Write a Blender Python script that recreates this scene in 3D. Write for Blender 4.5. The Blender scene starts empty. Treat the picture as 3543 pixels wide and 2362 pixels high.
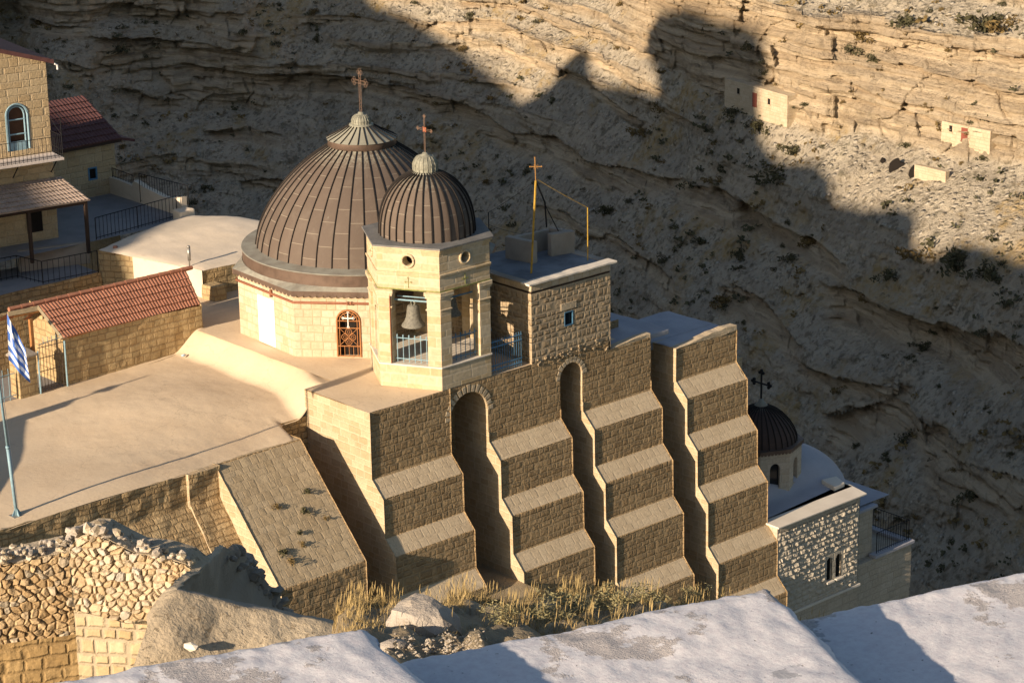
import bpy, bmesh, math, random
import numpy as np
from mathutils import Vector, Matrix, noise as mn
random.seed(7); rng = np.random.default_rng(11)
sc = bpy.context.scene
COL = sc.collection
R = math.radians

# ------------------------------------------------------------------ camera
CAM = np.array([-53.4298, -68.2906, 30.7600])
AZ, PI_, RO, FPX = R(41.6365), R(17.9268), R(-0.9147), 8413.4
IW, IH = 3543.0, 2362.0
_f = np.array([math.sin(AZ)*math.cos(PI_), math.cos(AZ)*math.cos(PI_), -math.sin(PI_)])
_r = np.array([math.cos(AZ), -math.sin(AZ), 0.0]); _u = np.cross(_r, _f)
_r2 = math.cos(RO)*_r + math.sin(RO)*_u; _u2 = -math.sin(RO)*_r + math.cos(RO)*_u
cam = bpy.data.objects.new("camera", bpy.data.cameras.new("camera")); COL.objects.link(cam)
m = Matrix.Identity(4)
for i in range(3):
    m[i][0] = _r2[i]; m[i][1] = _u2[i]; m[i][2] = -_f[i]; m[i][3] = CAM[i]
cam.matrix_world = m
cam.data.sensor_width = 36.0; cam.data.lens = 36.0*FPX/IW
cam.data.clip_start = 0.5; cam.data.clip_end = 3000
sc.camera = cam

# ------------------------------------------------------------------ light
SUN = Vector((-1.0, -0.082, 0.320)).normalized()           # towards the sun
world = bpy.data.worlds.new("World"); sc.world = world; world.use_nodes = True
wn = world.node_tree
sky = wn.nodes.new("ShaderNodeTexSky"); sky.sky_type = 'NISHITA'; sky.sun_disc = False
sky.sun_elevation = math.asin(SUN.z); sky.sun_rotation = math.atan2(SUN.x, SUN.y)
sky.altitude = 200; sky.air_density = 1.0; sky.dust_density = 1.0; sky.ozone_density = 1.0
wn.links.new(sky.outputs[0], wn.nodes["Background"].inputs[0])
wn.nodes["Background"].inputs[1].default_value = 0.066
sl = bpy.data.lights.new("sun", 'SUN'); sl.energy = 5.0; sl.angle = R(0.53); sl.color = (1.0, 0.80, 0.59)
so = bpy.data.objects.new("sun", sl); COL.objects.link(so)
so.rotation_euler = SUN.to_track_quat('Z', 'Y').to_euler(); so.location = (-60, -20, 60)
sc.view_settings.view_transform = 'Standard'; sc.view_settings.look = 'None'
sc.view_settings.exposure = 0.75; sc.view_settings.gamma = 1.0
sc.cycles.max_bounces = 5; sc.cycles.diffuse_bounces = 3

# ------------------------------------------------------------------ helpers: points of the place from their bearings
def ray(px, py):
    d = _f*FPX + _r2*(px-IW/2) - _u2*(py-IH/2)
    return d/np.linalg.norm(d)
def at(px, py, ax, v):                                     # the point on a bearing that lies in the plane x|y|z = v
    d = ray(px, py); t = (v-CAM[ax])/d[ax]; return CAM + d*t
def far(px, py, dist): return CAM + ray(px, py)*dist
def V3(p): return Vector((float(p[0]), float(p[1]), float(p[2])))

# ------------------------------------------------------------------ materials
class MT:
    def __init__(s, name):
        s.mat = bpy.data.materials.new(name); s.mat.use_nodes = True; s.t = s.mat.node_tree
        s.b = s.t.nodes["Principled BSDF"]; s.b.inputs["Roughness"].default_value = 0.85
        s.b.inputs["Specular IOR Level"].default_value = 0.25
    def n(s, typ, ins=None, **props):
        nd = s.t.nodes.new("ShaderNode"+typ)
        for k, v in props.items(): setattr(nd, k, v)
        for k, v in (ins or {}).items(): s.set(nd.inputs[k], v)
        return nd
    def set(s, sock, v):
        if isinstance(v, bpy.types.NodeSocket): s.t.links.new(v, sock)
        elif isinstance(v, (tuple, list)) and len(v) == 3 and sock.type == 'RGBA': sock.default_value = (*v, 1)
        else: sock.default_value = v
    def m(s, op, a, b=None, c=None, clamp=False):
        nd = s.t.nodes.new("ShaderNodeMath"); nd.operation = op; nd.use_clamp = clamp
        for i, v in enumerate((a, b, c)):
            if v is not None: s.set(nd.inputs[i], v)
        return nd.outputs[0]
    def mix(s, f, a, b, mode='MIX'):
        nd = s.t.nodes.new("ShaderNodeMix"); nd.data_type = 'RGBA'; nd.blend_type = mode
        s.set(nd.inputs[0], f); s.set(nd.inputs[6], a); s.set(nd.inputs[7], b); return nd.outputs[2]
    def sm(s, x, lo, hi, a=0.0, b=1.0):
        nd = s.n("MapRange", {0: x, 1: lo, 2: hi, 3: a, 4: b}, interpolation_type='SMOOTHSTEP'); return nd.outputs[0]
    def obj(s):
        return s.n("TexCoord").outputs["Object"]
    def noise(s, vec, scale, detail=4, rough=0.55, dim='3D'):
        return s.n("TexNoise", {"Vector": vec, "Scale": scale, "Detail": detail, "Roughness": rough}, noise_dimensions=dim).outputs[0]
    def bump(s, h, dist, strength=1.0, prev=None):
        nd = s.n("Bump", {"Height": h, "Distance": dist, "Strength": strength})
        if prev is not None: s.set(nd.inputs["Normal"], prev)
        return nd.outputs[0]
    def col(s, c): s.set(s.b.inputs["Base Color"], c)
    def nor(s, v): s.set(s.b.inputs["Normal"], v)

def masonry(name, c1, c2, joint_col, w=0.42, h=0.27, joint=0.025, warp=1.1, bump=0.035, lump=0.02, stain=0.35, jointmix=0.8, dark=None, seed=0.0, rough_scale=11.0, soft=0.035):
    M = MT(name); uv = M.n("UVMap").outputs[0]
    sp = M.n("SeparateXYZ", {0: uv}); U, V = sp.outputs[0], sp.outputs[1]
    wob = M.noise(M.obj(), 3.5, 2)
    V = M.m('ADD', V, M.m('MULTIPLY', M.m('SUBTRACT', wob, 0.5), 0.07))
    v = M.m('DIVIDE', V, h)
    vn = M.n("TexNoise", {"W": M.m('ADD', M.m('MULTIPLY', v, 0.47), seed), "Scale": 1.0, "Detail": 0.0}, noise_dimensions='1D').outputs[0]
    v = M.m('ADD', v, M.m('MULTIPLY', M.m('SUBTRACT', vn, 0.5), 0.9))
    row = M.m('FLOOR', v); fv = M.m('FRACT', v)
    wr = M.n("TexWhiteNoise", {"W": M.m('ADD', row, seed+0.37)}, noise_dimensions='1D').outputs[0]
    u = M.m('ADD', M.m('DIVIDE', U, w), M.m('MULTIPLY', wr, 7.3))
    cv = M.n("CombineXYZ", {0: M.m('MULTIPLY', u, 0.55), 1: M.m('MULTIPLY', row, 3.7)}).outputs[0]
    un = M.noise(cv, 1.0, 0, 0.5, '2D')
    u = M.m('ADD', u, M.m('MULTIPLY', M.m('SUBTRACT', un, 0.5), warp))
    cl = M.m('FLOOR', u); fu = M.m('FRACT', u)
    rn = M.n("TexWhiteNoise", {"Vector": M.n("CombineXYZ", {0: cl, 1: row}).outputs[0]}, noise_dimensions='2D')
    rnd = rn.outputs[0]
    du = M.m('MULTIPLY', M.m('MINIMUM', fu, M.m('SUBTRACT', 1.0, fu)), w)
    dv = M.m('MULTIPLY', M.m('MINIMUM', fv, M.m('SUBTRACT', 1.0, fv)), h)
    fine = M.noise(M.obj(), rough_scale, 5, 0.62)
    d = M.m('ADD', M.m('MINIMUM', du, dv), M.m('MULTIPLY', M.m('SUBTRACT', fine, 0.5), 0.035))
    e = M.sm(d, joint*0.3, joint*0.3+soft)
    big = M.noise(M.obj(), 0.9, 4, 0.6)
    c = M.mix(rnd, c1, c2)
    c = M.mix(M.sm(big, 0.42, 0.72, 0, stain), c, M.mix(0.5, c, (c1[0]*0.5, c1[1]*0.45, c1[2]*0.38)))
    if dark: c = M.mix(M.sm(M.noise(M.obj(), 2.3, 6, 0.7), 0.56, 0.70, 0, dark), c, (0.05, 0.042, 0.032))
    c = M.mix(M.sm(fine, 0.3, 0.75, 0, 0.45), c, M.mix(0.5, c, (0.04, 0.03, 0.02)))
    c = M.mix(M.m('MULTIPLY', M.m('SUBTRACT', 1.0, e), jointmix), c, joint_col)
    M.col(c)
    ht = M.m('ADD', M.m('MULTIPLY', e, M.m('ADD', 0.55, M.m('MULTIPLY', rn.outputs[0], 0.45))), M.m('MULTIPLY', fine, lump/bump))
    M.nor(M.bump(ht, bump)); return M.mat

def plaster(name, c1, c2, scale=0.5, bump=0.012, spots=0.0, crack=0.0, pits=None):
    M = MT(name); o = M.obj()
    a = M.noise(o, scale, 6, 0.62); b = M.noise(o, scale*14, 5, 0.65)
    c = M.mix(M.sm(a, 0.35, 0.68), c1, c2)
    c = M.mix(M.sm(b, 0.5, 0.85, 0, 0.35), c, (c1[0]*0.72, c1[1]*0.68, c1[2]*0.62))
    if spots: c = M.mix(M.sm(M.noise(o, scale*5, 6, 0.7), 0.62, 0.72, 0, spots), c, (0.16, 0.125, 0.085))
    h = M.m('ADD', M.m('MULTIPLY', a, 0.6), b)
    if crack:
        vo = M.n("TexVoronoi", {"Vector": M.n("VectorMath", {0: o, 1: M.n("VectorMath", {0: M.n("TexNoise", {"Vector": o, "Scale": 1.2, "Detail": 4.0}).outputs[1], 1: (1.4, 1.4, 1.4)}, operation='MULTIPLY').outputs[0]}).outputs[0], "Scale": 0.22}, feature='DISTANCE_TO_EDGE').outputs[0]
        k = M.sm(vo, 0.0, 0.006, crack, 0); c = M.mix(k, c, (0.14, 0.11, 0.08))
    if pits:
        p = M.noise(o, pits[0], 6, 0.72); q = M.sm(p, pits[1], pits[1]+0.03)
        c = M.mix(M.m('MULTIPLY', q, pits[3]), c, pits[2]); h = M.m('SUBTRACT', h, M.m('MULTIPLY', q, 0.8))
    M.col(c); M.nor(M.bump(h, bump)); return M.mat

def plain(name, c, rough=0.7, metal=0.0, var=0.25, scale=6.0, bump=0.0):
    M = MT(name); o = M.obj(); a = M.noise(o, scale, 5, 0.6)
    M.col(M.mix(M.sm(a, 0.35, 0.75, 0, 1), c, tuple(x*(1-var) for x in c)))
    M.b.inputs["Roughness"].default_value = rough; M.b.inputs["Metallic"].default_value = metal
    if bump: M.nor(M.bump(a, bump))
    return M.mat

def dome_metal(name, base, pale, seam, streak):
    # uv: u counts the sheets round the dome, v is metres down from the top
    M = MT(name); uv = M.n("UVMap").outputs[0]; sp = M.n("SeparateXYZ", {0: uv}); U, V = sp.outputs[0], sp.outputs[1]
    cell = M.m('FLOOR', U); odd = M.m('MODULO', cell, 2.0)
    wr = M.n("TexWhiteNoise", {"W": cell}, noise_dimensions='1D').outputs[0]
    vv = M.m('ADD', M.m('DIVIDE', V, 1.02), M.m('ADD', M.m('MULTIPLY', odd, 0.5), M.m('MULTIPLY', wr, 0.16)))
    fr = M.m('FRACT', vv); line = M.m('LESS_THAN', M.m('ABSOLUTE', M.m('SUBTRACT', fr, 0.5)), 0.016)
    sheet = M.n("TexWhiteNoise", {"Vector": M.n("CombineXYZ", {0: cell, 1: M.m('FLOOR', M.m('ADD', vv, 0.5))}).outputs[0]}, noise_dimensions='2D').outputs[0]
    o = M.obj(); nz = M.noise(o, 1.4, 6, 0.65)
    sv = M.n("Mapping", {"Vector": o, "Scale": (9.0, 9.0, 0.7)}).outputs[0]; st = M.noise(sv, 1.0, 5, 0.7)
    c = M.mix(M.m('MULTIPLY', sheet, 0.55), base, tuple(x*0.74 for x in base))
    c = M.mix(M.sm(nz, 0.45, 0.75, 0, 0.45), c, pale)
    top = M.sm(V, 0.0, streak, 0.75, 0.0)
    c = M.mix(M.m('MULTIPLY', top, M.sm(st, 0.38, 0.62)), c, (0.34, 0.34, 0.27))
    c = M.mix(M.sm(st, 0.64, 0.75, 0, 0.35), c, (0.33, 0.33, 0.27))
    c = M.mix(M.m('MULTIPLY', line, 0.38), c, seam)
    M.col(c); M.b.inputs["Roughness"].default_value = 0.75; M.b.inputs["Metallic"].default_value = 0.0
    M.nor(M.bump(M.m('ADD', nz, M.m('MULTIPLY', line, 0.5)), 0.012)); return M.mat

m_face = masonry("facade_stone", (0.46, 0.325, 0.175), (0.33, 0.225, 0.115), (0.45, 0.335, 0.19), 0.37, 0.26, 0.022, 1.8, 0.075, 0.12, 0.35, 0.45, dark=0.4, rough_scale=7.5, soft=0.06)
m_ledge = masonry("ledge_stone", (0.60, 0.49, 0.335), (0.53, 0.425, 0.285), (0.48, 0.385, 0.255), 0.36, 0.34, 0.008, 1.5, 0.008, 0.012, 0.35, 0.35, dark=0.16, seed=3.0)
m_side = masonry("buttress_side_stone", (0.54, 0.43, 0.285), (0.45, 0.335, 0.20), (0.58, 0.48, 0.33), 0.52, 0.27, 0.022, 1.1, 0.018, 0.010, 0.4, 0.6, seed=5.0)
m_drum = masonry("drum_ashlar", (0.60, 0.51, 0.38), (0.53, 0.41, 0.265), (0.42, 0.32, 0.20), 0.46, 0.34, 0.016, 1.2, 0.012, 0.008, 0.25, 0.7, seed=9.0, rough_scale=7)
m_bell = masonry("belfry_ashlar", (0.60, 0.51, 0.36), (0.53, 0.395, 0.22), (0.61, 0.53, 0.39), 0.9, 0.30, 0.014, 1.0, 0.006, 0.006, 0.3, 0.5, seed=13.0, rough_scale=6)
m_tower = masonry("tower_rubble_stone", (0.47, 0.36, 0.225), (0.36, 0.265, 0.16), (0.46, 0.37, 0.25), 0.36, 0.26, 0.035, 1.6, 0.08, 0.045, 0.3, 0.6, dark=0.12, seed=21.0, rough_scale=8, soft=0.08)
m_old = masonry("weathered_wall_stone", (0.50, 0.375, 0.21), (0.40, 0.28, 0.145), (0.24, 0.17, 0.09), 0.36, 0.25, 0.028, 1.4, 0.05, 0.05, 0.5, 0.6, dark=0.45, seed=27.0)
m_shed = masonry("shed_wall_stone", (0.52, 0.40, 0.22), (0.46, 0.33, 0.17), (0.27, 0.19, 0.10), 0.42, 0.27, 0.022, 1.0, 0.022, 0.02, 0.5, 0.7, dark=0.42, seed=31.0)
m_cell = masonry("cave_front_stone", (0.60, 0.50, 0.35), (0.54, 0.43, 0.285), (0.46, 0.36, 0.24), 0.6, 0.36, 0.03, 1.2, 0.03, 0.03, 0.3, 0.4, seed=71.0)
m_house = masonry("house_stone", (0.56, 0.44, 0.27), (0.50, 0.37, 0.21), (0.50, 0.40, 0.26), 0.55, 0.34, 0.02, 1.4, 0.03, 0.022, 0.3, 0.5, seed=35.0)
m_rust = masonry("chapel_stone", (0.56, 0.50, 0.40), (0.50, 0.44, 0.34), (0.46, 0.41, 0.33), 0.5, 0.3, 0.02, 1.0, 0.02, 0.02, 0.2, 0.5, seed=41.0)
m_chap = masonry("chapel_drum_stone", (0.52, 0.45, 0.35), (0.47, 0.40, 0.30), (0.36, 0.31, 0.24), 0.5, 0.3, 0.015, 1.0, 0.012, 0.01, 0.3, 0.6, seed=45.0)
m_cream = plaster("cream_roof_plaster", (0.66, 0.53, 0.37), (0.60, 0.47, 0.32), 0.35, 0.012, spots=0.16, crack=0.2)
m_white = plaster("whitewashed_roof", (0.70, 0.60, 0.47), (0.62, 0.53, 0.41), 0.4, 0.01, spots=0.2)
m_blue = plaster("bluish_roof_coat", (0.40, 0.40, 0.43), (0.34, 0.34, 0.37), 0.5, 0.008)
m_wcap = plaster("white_coping", (0.70, 0.64, 0.54), (0.62, 0.56, 0.47), 0.8, 0.008, spots=0.12)
m_conc = plaster("old_concrete", (0.36, 0.31, 0.25), (0.28, 0.24, 0.19), 0.9, 0.02, spots=0.3)
m_mortar = plaster("mortar_capping", (0.46, 0.385, 0.275), (0.38, 0.31, 0.215), 0.7, 0.035, spots=0.5, pits=(9.0, 0.6, (0.25, 0.19, 0.12), 0.5))
m_floor = plaster("court_paving", (0.27, 0.265, 0.265), (0.20, 0.20, 0.205), 0.6, 0.01, spots=0.2)
m_lead = plaster("lead_sheet", (0.20, 0.195, 0.185), (0.14, 0.14, 0.135), 1.2, 0.01, spots=0.2)
m_leadblue = plaster("weathered_flat_roof", (0.22, 0.24, 0.26), (0.13, 0.14, 0.155), 0.8, 0.02, spots=0.3)
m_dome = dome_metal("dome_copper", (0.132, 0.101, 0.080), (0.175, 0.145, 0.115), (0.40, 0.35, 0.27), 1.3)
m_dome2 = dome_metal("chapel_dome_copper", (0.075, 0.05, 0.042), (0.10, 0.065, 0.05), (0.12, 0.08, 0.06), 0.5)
m_seam = plain("dark_seam", (0.022, 0.018, 0.016), 0.85, 0.0)
m_skirt = plain("copper_skirt", (0.15, 0.105, 0.08), 0.55, 0.25, 0.35, 2.0, 0.01)
m_verd = plaster("verdigris_sheet", (0.27, 0.265, 0.225), (0.20, 0.185, 0.155), 1.5, 0.008, spots=0.15)
m_onion = plain("pale_weathered_lead", (0.29, 0.285, 0.225), 0.65, 0.15, 0.45, 9.0, 0.012)
m_cross = plain("rusty_cross_iron", (0.26, 0.17, 0.12), 0.6, 0.3, 0.3)
m_crossr = plain("red_painted_iron", (0.50, 0.16, 0.08), 0.6, 0.2)
m_brown = plain("brown_gutter_pipe", (0.28, 0.115, 0.065), 0.6)
m_rust_iron = plain("orange_rust_iron", (0.42, 0.19, 0.075), 0.7, 0.1)
m_whitep = plain("white_paint", (0.82, 0.81, 0.78), 0.6, 0, 0.04)
m_blackhole = plain("dark_interior", (0.018, 0.014, 0.011), 0.9)
m_bluep = plain("blue_paint", (0.10, 0.24, 0.38), 0.5, 0, 0.3)
m_bluel = plain("light_blue_paint", (0.26, 0.40, 0.47), 0.5, 0, 0.25)
m_bronze = plain("bell_bronze", (0.21, 0.20, 0.165), 0.75, 0.1, 0.4, 12, 0.01)
m_iron = plain("black_iron", (0.018, 0.018, 0.02), 0.6, 0.2)
m_gold = plain("yellow_painted_steel", (0.48, 0.30, 0.045), 0.6, 0, 0.45, 7.0)
m_goldc = plain("gilt_cross", (0.50, 0.26, 0.08), 0.5, 0.3)
m_dkwood = plain("dark_wood", (0.055, 0.035, 0.025), 0.8)
m_wood = plain("orange_wood", (0.40, 0.185, 0.065), 0.75)
m_fascia = plain("pale_wood_fascia", (0.42, 0.34, 0.22), 0.8, 0, 0.3)
m_steel = plain("galvanised_steel", (0.42, 0.40, 0.36), 0.4, 0.6)
m_glass = plain("dark_glass", (0.02, 0.022, 0.025), 0.12)
m_brownpane = plain("brown_shuttered_pane", (0.10, 0.045, 0.025), 0.5)
m_tile = plain("terracotta_tile", (0.44, 0.20, 0.125), 0.8, 0, 0.4, 5.0)
m_tileold = plain("faded_roof_tile", (0.42, 0.33, 0.27), 0.8, 0, 0.35, 4.0)
m_tiledk = plain("dark_red_tile", (0.135, 0.062, 0.058), 0.8, 0, 0.35, 4.0)
m_green = plain("mossy_edge", (0.25, 0.27, 0.09), 0.9, 0, 0.4, 8)
m_dry = plain("dry_grass_straw", (0.46, 0.34, 0.15), 0.9, 0, 0.45, 3.0)
m_scrub = plain("scrub_leaves", (0.095, 0.088, 0.045), 0.9, 0, 0.5, 2.0)
m_scrubdry = plain("dry_scrub_leaves", (0.20, 0.14, 0.055), 0.9, 0, 0.5, 2.0)
m_red = plain("red_painted_door", (0.25, 0.075, 0.05), 0.7)

def parapet_mat():
    M = MT("pitted_white_plaster"); o = M.obj()
    a = M.noise(o, 1.1, 6, 0.6); b = M.noise(o, 22, 6, 0.7); g = M.noise(o, 90, 4, 0.7)
    st = M.n("Mapping", {"Vector": o, "Rotation": (0, 0, R(25)), "Scale": (60.0, 5.0, 20.0)}).outputs[0]; br = M.noise(st, 1.0, 4, 0.6)
    patch = M.sm(M.m('ADD', a, M.m('MULTIPLY', M.m('SUBTRACT', b, 0.5), 0.10)), 0.575, 0.60)
    c = M.mix(M.sm(b, 0.35, 0.7), (0.68, 0.675, 0.69), (0.60, 0.575, 0.60))
    c = M.mix(M.m('MULTIPLY', patch, 0.75), c, M.mix(M.sm(g, 0.4, 0.6), (0.47, 0.42, 0.385), (0.32, 0.30, 0.29)))
    w2 = M.sm(M.noise(o, 2.3, 6, 0.62), 0.615, 0.635); c = M.mix(M.m('MULTIPLY', w2, 0.6), c, (0.24, 0.25, 0.27))
    pit = M.sm(M.noise(o, 34, 3, 0.5), 0.70, 0.74); c = M.mix(M.m('MULTIPLY', pit, 0.65), c, (0.12, 0.11, 0.11))
    h = M.m('ADD', M.m('MULTIPLY', br, 0.14), M.m('ADD', M.m('MULTIPLY', b, 0.6), M.m('MULTIPLY', M.m('MULTIPLY', patch, g), 1.1)))
    h = M.m('SUBTRACT', h, M.m('ADD', M.m('MULTIPLY', patch, 0.45), M.m('MULTIPLY', pit, 0.6)))
    M.col(c); M.nor(M.bump(h, 0.007)); return M.mat
m_para = parapet_mat()

def hill_mat():
    M = MT("canyon_rock"); o = M.obj()
    cl = M.n("Attribute", attribute_name="cliff").outputs["Fac"]
    big = M.noise(o, 0.045, 6, 0.6); mid = M.noise(o, 0.22, 6, 0.65); fin = M.noise(o, 1.3, 6, 0.68)
    bed = M.noise(M.n("Mapping", {"Vector": o, "Scale": (0.03, 0.03, 1.5)}).outputs[0], 1.0, 5, 0.6)
    talus = M.mix(M.sm(mid, 0.35, 0.65), (0.47, 0.41, 0.31), (0.35, 0.305, 0.235))
    vo = M.n("TexVoronoi", {"Vector": o, "Scale": 1.25, "Randomness": 1.0}).outputs
    rub = M.sm(vo[0], 0.12, 0.42, 1, 0)
    rr = M.n("SeparateColor", {0: vo[1]}).outputs[0]
    talus = M.mix(M.m('MULTIPLY', M.m('MULTIPLY', rub, M.m('GREATER_THAN', rr, 0.55)), M.sm(fin, 0.35, 0.6, 0.2, 0.9)), talus, (0.66, 0.60, 0.49))
    talus = M.mix(M.sm(fin, 0.50, 0.62, 0, 0.8), talus, (0.17, 0.145, 0.10))
    talus = M.mix(M.m('MULTIPLY', M.sm(M.noise(o, 0.5, 5, 0.7), 0.58, 0.66), 0.65), talus, (0.12, 0.108, 0.07))
    gr = M.m('MULTIPLY', M.sm(M.noise(o, 0.11, 5, 0.65), 0.54, 0.64), M.sm(fin, 0.36, 0.6, 0.3, 1.0))
    talus = M.mix(M.m('MULTIPLY', gr, 0.7), talus, (0.42, 0.29, 0.11))
    rock = M.mix(M.sm(bed, 0.38, 0.60), (0.60, 0.48, 0.32), (0.42, 0.32, 0.205))
    fb = M.noise(M.n("Mapping", {"Vector": o, "Scale": (0.22, 0.22, 2.6)}).outputs[0], 1.0, 6, 0.68)
    rock = M.mix(M.sm(fb, 0.54, 0.64, 0, 0.6), rock, (0.21, 0.155, 0.095))
    pat = M.noise(o, 0.16, 6, 0.72)
    rock = M.mix(M.m('MULTIPLY', M.sm(pat, 0.50, 0.64), M.sm(fin, 0.32, 0.60, 0.25, 0.6)), rock, (0.20, 0.155, 0.105))
    rock = M.mix(M.sm(M.noise(M.n("Mapping", {"Vector": o, "Scale": (0.9, 0.9, 0.12)}).outputs[0], 1.0, 6, 0.7), 0.58, 0.70, 0, 0.4), rock, (0.2, 0.155, 0.11))
    ck = M.n("TexVoronoi", {"Vector": M.n("VectorMath", {0: M.n("Mapping", {"Vector": o, "Scale": (0.34, 0.34, 0.85)}).outputs[0], 1: M.n("VectorMath", {0: M.n("TexNoise", {"Vector": o, "Scale": 0.35, "Detail": 5.0}).outputs[1], 1: (0.9, 0.9, 0.9)}, operation='MULTIPLY').outputs[0]}).outputs[0], "Scale": 1.0}, feature='DISTANCE_TO_EDGE').outputs[0]
    c = M.mix(cl, talus, rock)
    c = M.mix(M.sm(big, 0.5, 0.72, 0, 0.35), c, (0.38, 0.30, 0.20))
    M.col(c)
    h = M.m('ADD', M.m('MULTIPLY', fin, 0.75), M.m('ADD', M.m('MULTIPLY', M.m('MULTIPLY', rub, M.m('SUBTRACT', 1.0, cl)), 0.35), M.m('ADD', M.m('MULTIPLY', M.m('MULTIPLY', bed, cl), 0.9), M.m('MULTIPLY', M.m('MULTIPLY', fb, cl), 0.5))))
    M.nor(M.bump(h, 0.95)); return M.mat
m_hill = hill_mat()
m_ground = plaster("dry_stony_ground", (0.36, 0.29, 0.19), (0.27, 0.21, 0.13), 1.2, 0.05, spots=0.4)
m_rubble = plaster("rubble_stone", (0.52, 0.41, 0.26), (0.42, 0.31, 0.175), 2.2, 0.02, spots=0.15)
m_rubblegrey = plaster("grey_rubble_stone", (0.45, 0.40, 0.34), (0.36, 0.31, 0.25), 2.2, 0.02, spots=0.15)

# ------------------------------------------------------------------ mesh building
OFF = {}
def thing(name, label, cat, loc=(0, 0, 0), group=None):
    o = bpy.data.objects.new(name, None); COL.objects.link(o); o.location = loc; o.empty_display_size = 0.3
    o["label"] = label; o["category"] = cat
    if group: o["group"] = group
    OFF[o] = np.array(loc, float); return o

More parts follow.
